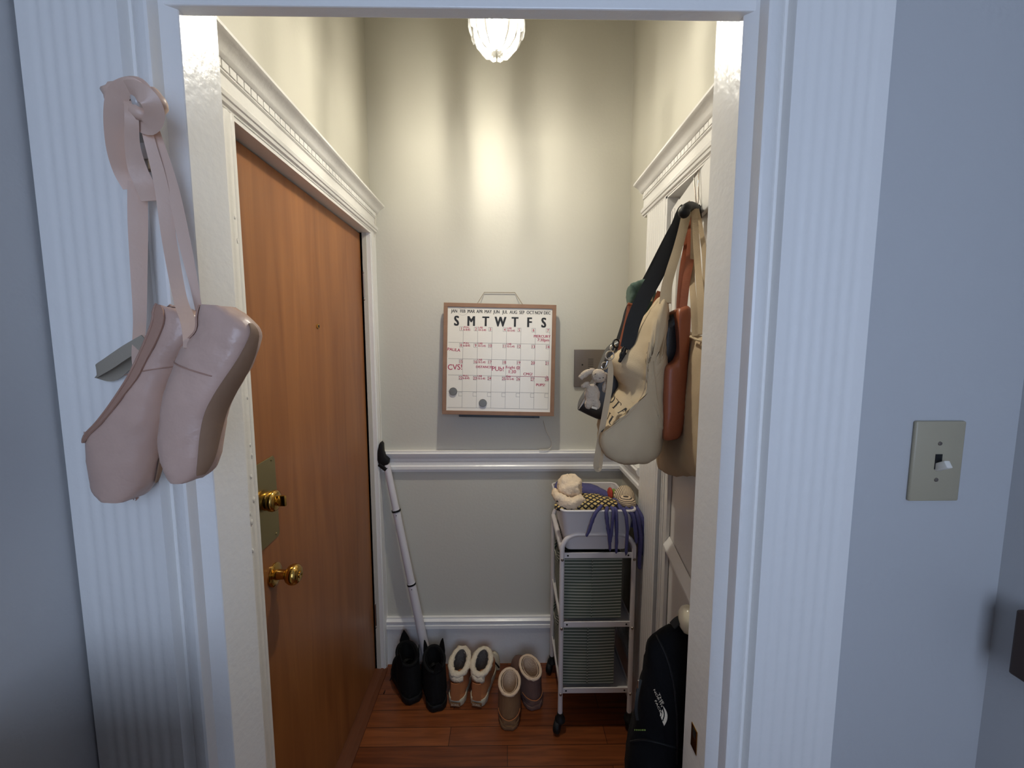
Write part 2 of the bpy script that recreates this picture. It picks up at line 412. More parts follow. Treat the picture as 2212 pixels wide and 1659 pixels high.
# brown door casings
near_casing = struct(MB().prism(flat_casing(.745, LD0, 8), 0, 2.036, lambda p, q, t: (XL+p, q, t)), 'trim_6', 'trim', 'white casing on the lock side of the brown door', 'door casing', smooth=25)
struct(MB().prism(flat_casing(1.768, YB, 4), 0, 2.036, lambda p, q, t: (XL+p, q, t)), 'trim_7', 'trim', 'white casing in the back corner beside the door hinges', 'door casing', smooth=25)
b = MB().box(XL-.1, XL+.018, LD0-.004, LD0, 0, 2.036); b.box(XL-.1, XL-.018, LD1, LD1+.03, 0, 2.04); b.box(XL-.018, XL+.016, LD1+.004, LD1+.03, 0, 2.04); b.box(XL-.1, XL+.018, LD0, LD1+.02, 2.026, 2.0362)
struct(b, 'trim_8', 'trim', 'white jamb of the brown door', 'door jamb', smooth=0)
b = MB().prism([(-.645, 0), (-.645, .018), (-.625, .022), (-.59, .02), (-.574, .006), (-.574, 0)], .72, 1.775, lambda p, q, t: (p, t, q))
struct(b, 'trim_9', 'thresh', 'worn brown wood threshold under the brown door', 'threshold', smooth=30)
for i, (x, y, r) in enumerate(((541, 962, 3), (545, 985, 4), (543, 1030, 5), (536, 1060, 3), (549, 1080, 6), (541, 1110, 4), (545, 1128, 5), (547, 1190, 4), (508, 470, 3), (514, 520, 4), (535, 860, 3))):
    q = at(x, y, X=XL+.0205); rr = r*.0009
    MB().ball((XL+.0195, min(q.y, LD0-.002), q.z), (.0022, rr*.8, rr*1.5), 10).wobble(.0012, 300, i).build('paint_chip', 'trim', near_casing, smooth=0)
# white door casing
struct(MB().prism(flat_casing(RD1, 1.535, 9), 0, 2.036, lambda p, q, t: (XR-p, q, t)), 'trim_10', 'trim', 'white fluted casing beside the rolling cart', 'door casing', smooth=25)
b = MB().box(XR-.018, XR+.12, RD1-.012, RD1, 0, 2.036); b.box(XR-.018, XR+.12, RD0, RD1, 2.03, 2.0362); b.box(XR-.02, XR+.12, RD0-.01, RD0, 0, 2.036)
struct(b, 'trim_11', 'trim', 'white jamb of the white door', 'door jamb', smooth=0)

# ---- chair rail and baseboards
rail = [(0, .962), (.012, .962), (.014, .972), (.022, .976), (.022, .990), (.017, .995), (.017, 1.010), (.020, 1.016), (.020, 1.028), (.026, 1.033), (.032, 1.046), (.034, 1.054), (.028, 1.058), (.028, 1.064), (0, 1.064)]
struct(MB().prism(rail, XL+.015, XR, lambda p, q, t: (t, YB-p, q)), 'trim_12', 'trim', 'white moulded chair rail under the calendar', 'chair rail', smooth=25)
struct(MB().prism(rail, 1.533, YB, lambda p, q, t: (XR-p, t, q)), 'trim_13', 'trim', 'white moulded chair rail on the wall beside the cart', 'chair rail', smooth=25)
base = [(0, 0), (.016, 0), (.016, .180), (.018, .186), (.024, .188), (.024, .204), (.019, .207), (.019, .212), (.023, .214), (.025, .226), (.019, .230), (.014, .234), (.014, .240), (0, .240)]
struct(MB().prism(base, XL+.005, XR, lambda p, q, t: (t, YB-p, q)), 'baseboard_back', 'trim', 'tall white baseboard behind the row of shoes', 'baseboard', smooth=25)
struct(MB().prism(base, 1.533, YB, lambda p, q, t: (XR-p, t, q)), 'baseboard_right', 'trim', 'tall white baseboard behind the rolling cart', 'baseboard', smooth=25)

# ---- brown entry door
DX = -.625
d1 = MB().box(DX-.045, DX, LD0+.003, LD1-.002, .024, 2.022).build('door_1', 'veneer', None, smooth=0, bevel=.002)
tag(d1, 'flush brown wood entry door with brass lock and knob', 'door', None, 'structure')
# brass lock plate: eight-sided, partly behind the casing
p0 = [at(x, y, X=DX+.002) for x, y in ((556, 1000), (589, 984), (593, 990), (604, 1150), (601, 1158), (563, 1190))]
cx = sum((p.y for p in p0))/6
pts = [(p.y, p.z) for p in p0]; pts = [(LD0+.005, pts[0][1]-.008)]+pts[1:5]+[(LD0+.005, pts[5][1]-.005)]
lp = MB().prism(pts, DX, DX+.003, lambda p, q, t: (t, p, q)).build('lock_plate', 'plate', d1, smooth=0, bevel=.001)
kc = at(574, 1082, X=DX)
b = MB().lathe([(.0245, 0), (.0245, .006), (.0225, .008), (.0225, .011), (.027, .012), (.028, .018), (.026, .024), (.020, .027), (.008, .028), (.008, .031), (.0, .031)], (DX+.003, kc.y, kc.z), (1, 0, 0))
b.build('deadbolt', 'brass', lp)
b = MB().obox((DX+.042, kc.y, kc.z), (.011, 0, 0), (0, .0035, 0), (0, 0, .0145)); b.build('thumb_turn', 'brass', lp, bevel=.003)
for x, y in ((586, 994), (597, 1153)):
    q = at(x, y, X=DX+.003); MB().lathe([(.0035, 0), (.003, .0015), (0, .002)], q, (1, 0, 0), 12).build('screw', 'plate', lp)
kn = at(593, 1241, X=DX)
k = MB().lathe([(.031, 0), (.031, .003), (.027, .006), (.014, .007), (.013, .018), (.0125, .030), (.015, .034), (.022, .038), (.0265, .046), (.0275, .053), (.0255, .061), (.019, .067), (.011, .069), (.009, .0685), (.009, .071), (.004, .071), (0, .069)], (DX, kn.y, kn.z), (1, 0, 0), 40).build('door_knob', 'brass', d1)
q = at(686, 705, X=DX); b = MB().lathe([(.0075, 0), (.0075, .003), (.005, .004)], (DX, q.y, q.z), (1, 0, 0), 18).build('peephole', 'brass', d1)
MB().lathe([(.0048, .0), (.0048, .0045), (0, .0045)], (DX, q.y, q.z), (1, 0, 0), 14).build('peephole_lens', 'dark', b)
for z, sz in ((at(783, 617, Y=1.765).z, .05), (at(811, 1327, Y=1.765).z, .05)):
    hb = MB().tube([(DX+.008, LD1+.003, z-sz), (DX+.008, LD1+.003, z+sz)], .0055, 12)
    for dz in (-.06, .055): hb.ball((DX+.008, LD1+.003, z+dz), .006, 10)
    hb.build('hinge', 'steel', d1)

# ---- white panelled door standing ajar, hinged by the casing
HG, E_ = V((.532, 1.325, 0)), V((-.164, -.986, 0)); NV = V((-.986, .164, 0))   # towards the camera; into the entry
DL = .60
def dp(a, n, z): return HG+E_*a+NV*n+V((0, 0, z))
def dbox(b, a0, a1, n0, n1, z0, z1):
    c = dp((a0+a1)/2, (n0+n1)/2, (z0+z1)/2); return b.obox(c, E_*(a1-a0)/2, NV*(n1-n0)/2, (0, 0, (z1-z0)/2))
d2 = thing('door_2', 'white painted panel door standing ajar with bags on it', 'door', dp(.3, 0, 0), None, 'structure')
b = MB(); dbox(b, 0, DL, -.04, -.012, .02, 1.985); dbox(b, 0, .085, -.012, 0, .02, 1.985); dbox(b, DL-.09, DL, -.012, 0, .02, 1.985)
dbox(b, .085, DL-.09, -.012, 0, 1.872, 1.985); dbox(b, .085, DL-.09, -.012, 0, .02, .22)
b.build('door_panel', 'doorwhite', d2, smooth=0, bevel=.003)
b = MB().prism([(-.012, .888), (.004, .888), (.007, .892), (.006, .900), (-.012, .930)], .083, DL-.088, lambda p, q, t: dp(t, p, q)); b.build('panel_rail', 'doorwhite', d2, smooth=0, bevel=.002)
b = MB()
for i in range(2):
    dbox(b, .010+i*.03, .016+i*.03, 0, .004, .03, 1.975)
b.build('edge_bead', 'doorwhite', d2, smooth=0, bevel=.0018)
KA = .548
b = MB().lathe([(.026, 0), (.026, .003), (.011, .006), (.010, .030), (.020, .036), (.0275, .046), (.029, .056), (.026, .066), (.016, .073), (0, .075)], dp(KA, 0, .965), NV, 32)
b.build('door_knob', 'porcelain', d2, label='white rounded knob on the white door')

# ---- dark shelf end on the hall wall, right picture edge
c0, c1 = at(2186, 1320, Y=.57), at(2182, 1458, Y=.57)
b = MB().box(.795, HXR, .40, .575, c1.z, c0.z).build('wall_shelf', 'darkwood', None, smooth=0, bevel=.003)
tag(b, 'dark brown box shelf at the right edge of the hall wall', 'shelf')
# unseen low cabinet, added so its edge shades the lower left casing
cb = thing('shading_cabinet', 'unseen brown wooden cabinet added in the hall to shade the lower left casing', 'cabinet', (-.52, .08, 0))
MB().box(HXL+.002, -.36, -.22, .36, .06, 1.08).build('cabinet_body', 'darkwood', cb, smooth=0, bevel=.003)
MB().box(HXL+.002, -.35, -.23, .37, 1.08, 1.105).build('cabinet_top', 'darkwood', cb, smooth=0, bevel=.003)
dr = MB().box(-.36, -.345, -.19, .33, .1, 1.0).build('cabinet_door', 'darkwood', cb, smooth=0, bevel=.003)
MB().ball((-.335, -.14, .6), .015, 12).build('knob', 'brass', dr)
for x in (HXL+.03, -.385):
    for y in (-.19, .33): MB().box(x-.02, x+.02, y-.02, y+.02, 0, .06).build('leg', 'darkwood', cb, smooth=0)

# ---- light switch
sw = thing('light_switch', 'ivory light switch plate on the hall wall right of the casing', 'light switch', (.69, YP0, 1.365))
s4 = [at(x, y, Y=.618) for x, y in ((1984, 909), (2092, 911), (2070, 1085), (1963, 1082))]
sx0, sx1, sz0, sz1 = (s4[0].x+s4[3].x)/2, (s4[1].x+s4[2].x)/2, (s4[2].z+s4[3].z)/2, (s4[0].z+s4[1].z)/2
sxm, szm = (sx0+sx1)/2, (sz0+sz1)/2
MB().box(sx0, sx1, .6185, .6255, sz0, sz1).build('switch_plate', 'switch', sw, bevel=.003)
MB().box(sxm-.0055, sxm+.0055, .6178, .6192, szm-.0125, szm+.0125).build('toggle_slot', 'dark', sw, smooth=0)
MB().obox((sxm, .612, szm-.005), (.0045, 0, 0), (0, .009, -.0055), (0, .003, .005)).build('toggle', 'toggle', sw, bevel=.0012)
for dz in (-.03, .03): MB().lathe([(.0035, 0), (.003, .001), (0, .0014)], (sxm, .6186, szm+dz), (0, -1, 0), 12).build('screw', 'steel', sw)

# ---- intercom
ic = thing('intercom_panel', 'square metal intercom panel on the back wall behind the bags', 'intercom', (.40, YB, 1.36))
a0, a1 = at(1241, 755, Y=1.812), at(1241, 835, Y=1.812)
ix1 = a0.x+.18
MB().box(a0.x, ix1, 1.810, YB, a1.z, a0.z).build('face_plate', 'steel', ic, smooth=0, bevel=.0015)  # visible metal face plate of the intercom
b = MB(); sc_ = at(1276, 785, Y=1.81)
for i in range(6): b.box(sc_.x-.012, sc_.x+.012, 1.8093, 1.8105, sc_.z+.018-i*.0085, sc_.z+.0202-i*.0085)
b.build('speaker_slot', 'dark', ic, smooth=0)
for x, y, r in ((1258, 788, .004), (1266, 800, .003)):
    MB().lathe([(r, 0), (r, .001), (0, .001)], at(x, y, Y=1.8102), (0, -1, 0), 14).build('button', 'dark', ic)
MB().lathe([(.005, 0), (.0045, .0025), (0, .003)], (a0.x+.152, 1.810, a1.z+.03), (0, -1, 0), 14).build('button', 'brass', ic)

# ---- painted wires
b = MB().tube([at(x, y, Y=Y) for x, y, Y in ((806, 421, 1.80), (810, 450, 1.80), (811, 475, 1.805), (810, 505, 1.805), (805, 520, 1.805), (808, 600, 1.806), (813, 700, 1.806), (818, 800, 1.806), (822, 900, 1.806), (823, 962, 1.806))], .0022, 8)
tag(b.build('cable', 'sheer', None), 'thin painted cable running down the corner by the door casing', 'cable')
b = MB().tube(smoothpath([at(x, y, Y=Y) for x, y, Y in ((1174, 908, 1.80), (1180, 930, 1.812), (1190, 950, 1.815), (1191, 963, 1.81), (1184, 971, 1.79), (1165, 972, 1.788))], 6), .0022, 8)
tag(b.build('cable', 'sheer', None), 'thin painted cable curling from calendar to chair rail', 'cable')

# ================================================================== CALENDAR
RC = rad(1.2); cu = V((math.cos(RC), 0, -math.sin(RC))); cv = V((math.sin(RC), .070, math.cos(RC))).normalized(); cn = cu.cross(cv).normalized(); cv = cn.cross(cu).normalized()
C0 = V((-.034, 1.7525, 1.4855)); CW, CHT = .4935, .490
cal = thing('wall_calendar', 'framed dry erase month calendar hanging on the back wall', 'calendar', C0-cv*CHT/2)
def cp(u, v, n=0): return C0+cu*u+cv*v+cn*n
def cbox(b, u0, u1, v0, v1, n0, n1):
    return b.obox(cp((u0+u1)/2, (v0+v1)/2, (n0+n1)/2), cu*(u1-u0)/2, cv*(v1-v0)/2, cn*(n1-n0)/2)
fw = .0172; W2, H2 = CW/2, CHT/2
for u0, u1, v0, v1 in ((-W2, W2, H2-fw, H2), (-W2, W2, -H2, -H2+fw), (-W2, -W2+fw, -H2+fw, H2-fw), (W2-fw, W2, -H2+fw, H2-fw)):
    cbox(MB(), u0, u1, v0, v1, -.02, .0).build('frame', 'frame', cal, smooth=0, bevel=.001)
bd = cbox(MB(), -W2+fw, W2-fw, -H2+fw, H2-fw, -.012, -.006).build('board', 'board', cal, smooth=0)
cbox(MB(), -.175, .185, -H2-.012, -H2+.03, -.05, -.02).build('ledge', 'blacklea', cal, smooth=0, bevel=.002)
b = MB().tube([at(1029, 659, Y=1.79), at(1046, 631.5, Y=1.815), at(1112.5, 632, Y=1.815), at(1131, 661, Y=1.79)], .0016, 8); b.build('hanging_cord', 'cord', cal)
PW, PH = CW-2*fw, CHT-2*fw
def pu(u): return -PW/2+u*PW
def pv(v): return PH/2-v*PH
b = MB(); lw = .0005
us = [.012]+[.15+.1383*i for i in range(7)]; vs_ = [.19]+[.341+.1575*i for i in range(5)]
def gl(b, u0, u1, v0, v1): cbox(b, pu(u0)-lw, pu(u1)+lw, pv(v1)-lw, pv(v0)+lw, -.0060, -.0056)
for u in us[1:]: gl(b, u, u, .19, .971)
for v in vs_[1:]: gl(b, .012, .98, v, v)
for r in range(5):
    for c in range(7):
        u1, v0 = us[c+1], ([.19]+vs_[1:])[r]+(.0 if r == 0 else .008)
        gl(b, u1-.034, u1-.034, v0, v0+.036); gl(b, u1-.034, u1, v0, v0); gl(b, u1-.034, u1, v0+.036, v0+.036); gl(b, u1, u1, v0, v0+.036)
b.build('grid', 'line', bd, smooth=0)
def put(b, txt, u, v, size, bold=0, align='CENTER', sx=1.0, n=-.0055, rot=0, shear=0):
    vs, fs = text_geo(txt, size, 0, align, shear); c, s = math.cos(rot), math.sin(rot)
    for i, du in enumerate((-bold, bold) if bold > 0 else (0,)):
        b.add([cp(pu(u)+(p.x*c-p.y*s)*sx+du, pv(v)+p.x*s+p.y*c, n+i*.00003) for p in vs], fs)
b = MB()
mon = 'JAN FEB MAR APR MAY JUN JUL AUG SEP OCT NOV DEC'.split()
for i, m_ in enumerate(mon): put(b, m_, .062+i*.0808, .054, .0205, .0005, sx=.76)
b.build('month_lettering', 'ink', bd, smooth=0)
for ch, u in zip('SMTWTFS', (.085, .225, .364, .505, .644, .782, .92)):
    b = MB()
    for i in range(8):
        du, dv = (-.0022, -.0008, .0008, .0022)[i % 4], (-.0007, .0007)[i//4]
        put(b, ch, u+du/PW, .178+dv/PH, .0605, 0, sx=.76, n=-.0055+i*.00002)
    b.build('weekday_lettering', 'ink', bd, smooth=0)
for d in range(28):
    r, c = divmod(d, 7); v0 = ([.19]+vs_[1:])[r]+(0 if r == 0 else .008)
    b = MB(); put(b, str(d+1), us[c+1]-.017, v0+.031, .0175, .0003, sx=.9); b.build('date_number', 'pen', bd, smooth=0)
def note(*lines):
    b = MB()
    for a, k in lines: put(b, *a, **k)
    b.build('handwriting', 'pen', bd, smooth=0)
for r, cols in ((0, (1, 2, 4)), (1, (1, 2, 4)), (2, (2,)), (3, (1, 2, 4))):
    for c in cols:
        v0 = ([.19]+vs_[1:])[r]+(0 if r == 0 else .002)
        note((('PULL' if c == 1 else 'LAB', us[c]+.005, v0+.012, .0115, .0003, 'LEFT'), {}), (('6-8:45' if c == 1 else '10-5:45', us[c]+.003, v0+.036, .0125, .0003, 'LEFT'), dict(sx=.95)))
note((('MERCURY', us[6]+.066, .278, .0165, .0004), {}), (('7:30pm', us[6]+.078, .313, .0175, .0004), {}))
note((('PAULA', us[0]+.05, .425, .0185, .0004), dict(rot=-.08)))
note((('CVS!', us[0]+.066, .604, .034, .0003), dict(sx=.95, rot=.03)))
note((('DISTANCE!', us[2]+.068, .583, .0145, .0004), {})); note((('PUb!', us[3]+.062, .608, .028, .0003), dict(rot=-.02)))
note((('Fright @', us[4]+.068, .585, .0185, .0003), dict(sx=.95)), (('1:30', us[4]+.06, .628, .021, .0003), {}))
note((('PUPS!', us[6]+.06, .748, .0165, .0005), {}))
b = MB()
put(b, 'CMG!', us[5]+.075, .645, .0165, .0004)
cbox(b, pu(us[4]+.005), pu(.972), pv(.657)-.0006, pv(.657)+.0006, -.0056, -.0052)
for u, s in ((us[4]+.003, 1), (.974, -1)):
    for t in (1, -1):
        b.add([cp(pu(u), pv(.657)+k*.0008, -.0054) for k in (-1, 1)]+[cp(pu(u)+s*.008, pv(.657)+t*.005+k*.0008, -.0054) for k in (1, -1)], [(0, 1, 2, 3)])
b.build('handwriting', 'pen', bd, smooth=0)
b = MB(); n = 36
ring = [[cp(pu(.143)+(.0215+dr)*math.cos(2*math.pi*i/n), pv(.042)+(.0155+dr)*math.sin(2*math.pi*i/n)-.001, -.0054) for i in range(n)] for dr in (-.0003, .0003)]
b.loft(ring, True, False, False); b.build('drawn_circle', 'line', bd, smooth=0)
for (x, y), w in (((979, 845.5), 'grey round magnet over the left edge of the calendar grid'), ((1043, 870.5), 'grey round magnet in the bottom row of the calendar')):
    q = at(x, y, Y=1.738)
    # put it on the board plane
    dd = q-V((0, 0, CH)); t = (C0+cn*-.006-V((0, 0, CH))).dot(cn)/dd.dot(cn); q = V((0, 0, CH))+dd*t
    m_ = MB().lathe([(.0175, 0), (.0175, .005), (.016, .007), (0, .0073)], q, cn, 28).build('magnet', 'magnet', None)
    tag(m_, w, 'magnet', 'magnets on the calendar')

# ================================================================== CEILING LIGHT
LC = V((-.028, 1.25, 0))
cl = thing('ceiling_light', 'crystal ceiling light glowing above the entry', 'ceiling light', (LC.x, LC.y, 2.40))
MB().lathe([(.06, 0), (.06, -.012), (.02, -.03), (0, -.03)], (LC.x, LC.y, HZ)).build('canopy', 'chrome', cl)
MB().tube([(LC.x, LC.y, HZ-.02), (LC.x, LC.y, 2.50)], .006, 10).build('stem', 'chrome', cl)
MB().lathe([(0, 2.505), (.05, 2.503), (.074, 2.497), (.078, 2.490), (.074, 2.486), (.05, 2.497), (0, 2.499)], (LC.x, LC.y, 0)).build('metal_ring', 'chrome', cl)
for NC, rot0, wmax, prof in ((14, .1, .0150, [(.079, 2.488), (.079, 2.462), (.076, 2.448), (.072, 2.438)]), (12, .3, .0150, [(.066, 2.482), (.0665, 2.450), (.058, 2.420), (.042, 2.402), (.018, 2.394)])):
    for i in range(NC):
        a = 2*math.pi*i/NC+rot0; ur = V((math.cos(a), math.sin(a), 0)); ut = V((-math.sin(a), math.cos(a), 0)); rings = []; last = len(prof)-1
        for j, (r, z) in enumerate(prof):
            w = wmax*(r/prof[0][0])*(.75 if j == 0 else .12 if (j == last and NC == 14) else 1); t = .0075
            p, q = prof[max(j-1, 0)], prof[min(j+1, last)]
            nrm = (ur*(p[1]-q[1])+V((0, 0, q[0]-p[0]))).normalized()
            c = V((LC.x, LC.y, z))+ur*r
            rings.append([c-ut*w, c+nrm*t*.5, c+ut*w, c-nrm*t*.5])
        MB().loft(rings).build('crystal', 'crystal', cl, smooth=0)
MB().lathe([(0, 2.420), (.006, 2.421), (.011, 2.427), (.0135, 2.438), (.0135, 2.452), (.0115, 2.468), (.010, 2.484), (.010, 2.495), (0, 2.495)], (LC.x, LC.y, 0), seg=20).build('bulb', 'bulb', cl)
def light(name, typ, loc, energy, col, **k):
    d = bpy.data.lights.new(name, typ); d.energy = energy; d.color = col
    for a, v in k.items(): setattr(d, a, v)
    o = bpy.data.objects.new(name, d); COL.objects.link(o); o.location = loc; return o
light('lamp_downlight', 'SPOT', (LC.x, LC.y, 2.385), 20, (1, .95, .82), spot_size=rad(128), spot_blend=1.0, shadow_soft_size=.03)
wl = light('window_daylight', 'AREA', ((WX0+WX1)/2, HYB-.02, (WZ0+WZ1)/2), 11.3, (.56, .69, 1.0), shape='RECTANGLE', size=WX1-WX0-.1, size_y=WZ1-WZ0-.1)
wl.rotation_euler = (math.pi/2, 0, math.pi); wl.rotation_euler = (rad(90), 0, rad(180)) ; wl.rotation_euler = (rad(-90), 0, 0)
wl.rotation_euler = V((0, 1, 0)).to_track_quat('-Z', 'Z').to_euler()
w = bpy.data.worlds.new('world'); SC.world = w; w.use_nodes = True
w.node_tree.nodes['Background'].inputs[0].default_value = (.6, .76, 1, 1); w.node_tree.nodes['Background'].inputs[1].default_value = 2.0
# ================================================================== BALLET SHOES
def px3(lst): return [at(x, y, Y=Y) for x, y, Y in lst]
def tg(p): return V(p)
hook = thing('wall_hook', 'clear plastic adhesive hook holding pink ribbons on the left casing', 'hook', (-.49, .6, 1.87))
q0, q1 = at(303, 262, Y=.598), at(332, 372, Y=.598)
MB().box(q0.x, q1.x, .590, .602, q1.z, q0.z).build('back_plate', 'steel', hook, bevel=.004)
r0, r1 = at(303, 310, Y=.588), at(334, 344, Y=.588)
MB().box(r0.x, r1.x, .584, .5905, r1.z, r0.z).build('adhesive_band', 'clear', hook, bevel=.002)
b = MB().tube(smoothpath([at(315, 285, Y=.592), at(312, 262, Y=.575), at(305, 240, Y=.560), at(297, 222, Y=.548), at(292, 205, Y=.552)], 5), .006, 10); b.build('hook_arm', 'clear', hook)

def pointe_shoe(label, loc, st, Y0, hw, phi, gap, Yt=0):
    """st: (throat side px, sole side px) from the toe box up to the heel"""
    t = thing('pointe_shoe', label, 'ballet shoe', loc, 'pair of pointe shoes')
    N = 44; S = []
    dense = smoothpath([(*a, *c) for a, c in st], 4); n = len(dense)
    def ringpt(k, th, off=0):
        a = at(dense[k][0], dense[k][1], Y=Y0); c = at(dense[k][2], dense[k][3], Y=Y0)
        m = (a+c)/2; ax = (a-c)/2; q = k/(n-1); w = hw(q)
        ct, sn = math.cos(th), math.sin(th)
        sq = lambda v: math.copysign(abs(v)**.82, v)
        return m+ax*sq(ct)*(1+off/ax.length)+V((0, -1, 0))*(w+off)*sq(sn)+V((0, Yt*q, 0))
    rings = []
    for k in range(n):
        q = k/(n-1); g = gap(q)
        rings.append([ringpt(k, phi+g+(2*math.pi-2*g)*i/(N-1)) for i in range(N)])
    b = MB(); b.loft(rings, False)
    # toe platform
    base = len(b.v); c0 = sum(rings[0], V())/N; c1 = at((dense[0][0]+dense[0][2])/2, (dense[0][1]+dense[0][3])/2+3, Y=Y0)
    b.v.append(c1)
    for i in range(N-1): b.f.append((i+1, i, base))
    up = b.build('upper', 'satin', t, smooth=60, solid=.0022, disp=(.0017, 34, 3))
    # binding along the throat
    ks = [k for k in range(n) if gap(k/(n-1)) > .03]
    e1 = [ringpt(k, phi+gap(k/(n-1)), .0020) for k in ks]; e2 = [ringpt(k, phi-gap(k/(n-1)), .0020) for k in ks]
    w1 = [ringpt(k, phi+gap(k/(n-1))+.30, .0030) for k in ks]; w2 = [ringpt(k, phi-gap(k/(n-1))-.30, .0030) for k in ks]
    bb = MB(); bb.loft([e1, w1], False); bb.loft([e2, w2], False)
    bb.build('binding', 'satin2', t, smooth=60, solid=.002)
    bb = MB().tube(e1, .0016, 8); bb.tube(e2, .0016, 8); bb.build('drawstring_edge', 'satin2', t)
    # sole
    kk = range(int(n*.10), int(n*.90)); rr = []
    for k in kk:
        q = (k-kk[0])/(len(kk)-1); sp = phi+math.pi+(.14+.26*q if phi < 0 else 0); h = (.52-.26*q)*math.sin(math.pi*min(1, max(0, q*.94+.03)))**.45
        rr.append([ringpt(k, sp-h+2*h*i/10, .0032) for i in range(11)])
    MB().loft(rr, False).build('sole', 'sole', t, smooth=60, solid=.002)
    return t, ringpt, n
LS = [((236, 1070), (303, 1073)), ((217, 1052), (322, 1048)), ((208, 1012), (336, 1003)), ((203, 966), (350, 950)), ((206, 935), (359, 915)), ((229, 907), (367, 880)), ((262, 860), (379, 830)), ((296, 795), (400, 778)), ((314, 742), (425, 737)), ((327, 697), (437, 707)), ((335, 668), (428, 682)), ((352, 657), (395, 666))]
def hwL(q): return .031*(.80+.2*math.sin(math.pi*min(1, q*1.15))) if q < .87 else .031*.84*(1-.25*(q-.87)/.13)
def gapL(q): return 0 if q < .30 else .95*min(1, (q-.30)/.30)**.7
s1, rp1, n1 = pointe_shoe('left worn pink satin pointe shoe with ragged throat hanging by ribbons', tg((-.46, .545, 1.37)), LS, .566, hwL, .40, gapL)
bb = MB().tube([rp1(int(n1*.60), .95+a*.10, .0006) for a in range(22)], .0008, 6); bb.build('side_seam', 'satin2', s1)
bb = MB()
tip = at(200, 938, Y=.560)
for i in range(7):
    a = rad(150+i*16); bb.tube([tip+V((.006, -.004+i*.0014, .002)), tip+V((math.cos(a)*.006-.003, i*.001, math.sin(a)*.005)), tip+V((math.cos(a)*.012, -.002+i*.001, math.sin(a)*.007))], [.0012, .0009, .0004], 6)
bb.build('frayed_string', 'satin2', s1)
bb = MB()
for i in range(9):
    p = at(262+i*4.6, 1072+2*math.sin(i), Y=.566); bb.tube([p, p+V((random.uniform(-.002, .002), random.uniform(-.004, .002), -.0035-random.random()*.002))], [.0013, .0005], 6)
bb.build('frayed_tip', 'satin2', s1)
RS = [((388, 1030), (436, 1032)), ((372, 1012), (453, 1018)), ((359, 960), (466, 985)), ((361, 905), (474, 935)), ((371, 852), (484, 888)), ((385, 803), (506, 842)), ((404, 757), (533, 795)), ((424, 732), (550, 755)), ((440, 712), (557, 718)), ((441, 682), (540, 692)), ((446, 660), (500, 664))]
def hwR(q): return .030*(.82+.18*math.sin(math.pi*min(1, q*1.1))) if q < .87 else .030*.85*(1-.25*(q-.87)/.13)
def gapR(q): return 0 if q < .40 else .85*min(1, (q-.40)/.3)**.7
s2, rp2, n2 = pointe_shoe('right worn pink satin pointe shoe with tan sole showing, hanging by ribbons', tg((-.38, .56, 1.4)), RS, .522, hwR, -.62, gapR)
bb = MB().tube([rp2(int(n2*.56), -.25+a*.10, .0006) for a in range(24)], .0008, 6); bb.build('side_seam', 'satin2', s2)
# ribbons
def strap(lst, w, name, m, parent, th=.001, face=None, n=6):
    """lst of (x, y, depth) in the photograph"""
    P = smoothpath(px3(lst), n)
    ws = w if not isinstance(w, (list, tuple)) else [v[0] for v in smoothpath([(a,) for a in w], n)]
    return MB().ribbon(P, ws, th, face).build(name, m, parent)
strap([(297, 395, .575), (298, 480, .580), (300, 580, .578), (302, 690, .572), (297, 770, .556), (300, 800, .552)], [.020, .021, .018, .014, .012, .010], 'hanging_ribbon', 'ribbon', s1)
strap([(300, 215, .552), (322, 300, .566), (348, 400, .572), (366, 520, .572), (388, 640, .552), (408, 700, .520), (412, 752, .498)], [.012, .012, .015, .016, .015, .016, .014], 'hanging_ribbon', 'ribbon', s2)
strap([(310, 215, .555), (338, 290, .574), (372, 400, .580), (398, 520, .580), (420, 620, .580), (433, 690, .580)], [.010, .010, .013, .014, .010, .007], 'hanging_ribbon', 'ribbon', s2)
strap([(318, 232, .558), (350, 330, .580), (385, 450, .584), (412, 580, .584), (430, 680, .584)], .006, 'hanging_ribbon', 'ribbon', s1)
# knot over the hook
kc = at(292, 222, Y=.560)
kb = MB().ball(kc, (.031, .016, .026), 28).build('ribbon_knot', 'ribbon', s1, smooth=180, disp=(.013, 42, 5))
strap([(318, 212, .545), (290, 186, .540), (258, 200, .540), (252, 250, .548), (256, 320, .562), (268, 372, .574), (284, 408, .580)], [.016, .018, .020, .024, .024, .022, .018], 'ribbon_loop', 'ribbon', s1)
strap([(262, 200, .548), (292, 195, .538), (322, 215, .540), (334, 250, .550), (318, 275, .556), (290, 268, .556)], [.016, .022, .022, .020, .018, .010], 'ribbon_loop', 'ribbon', s1)
strap([(276, 210, .550), (284, 250, .546), (286, 310, .556), (296, 360, .566), (312, 398, .572), (328, 434, .572)], [.008, .013, .015, .020, .022, .022], 'ribbon_tail', 'ribbon', s1)
strap([(248, 205, .556), (262, 186, .550), (300, 180, .548), (325, 200, .55)], [.008, .014, .014, .008], 'ribbon_loop', 'ribbon', s1)
# elastic loop
el = smoothpath(px3([(315, 735, .556), (275, 758, .560), (235, 785, .566), (212, 800, .574), (214, 806, .585), (240, 812, .590), (270, 790, .588), (305, 762, .580)]), 7)
MB().ribbon(el, .0165, .0012, None, (-.25, .25, -1)).build('elastic_loop', 'elastic', s1)

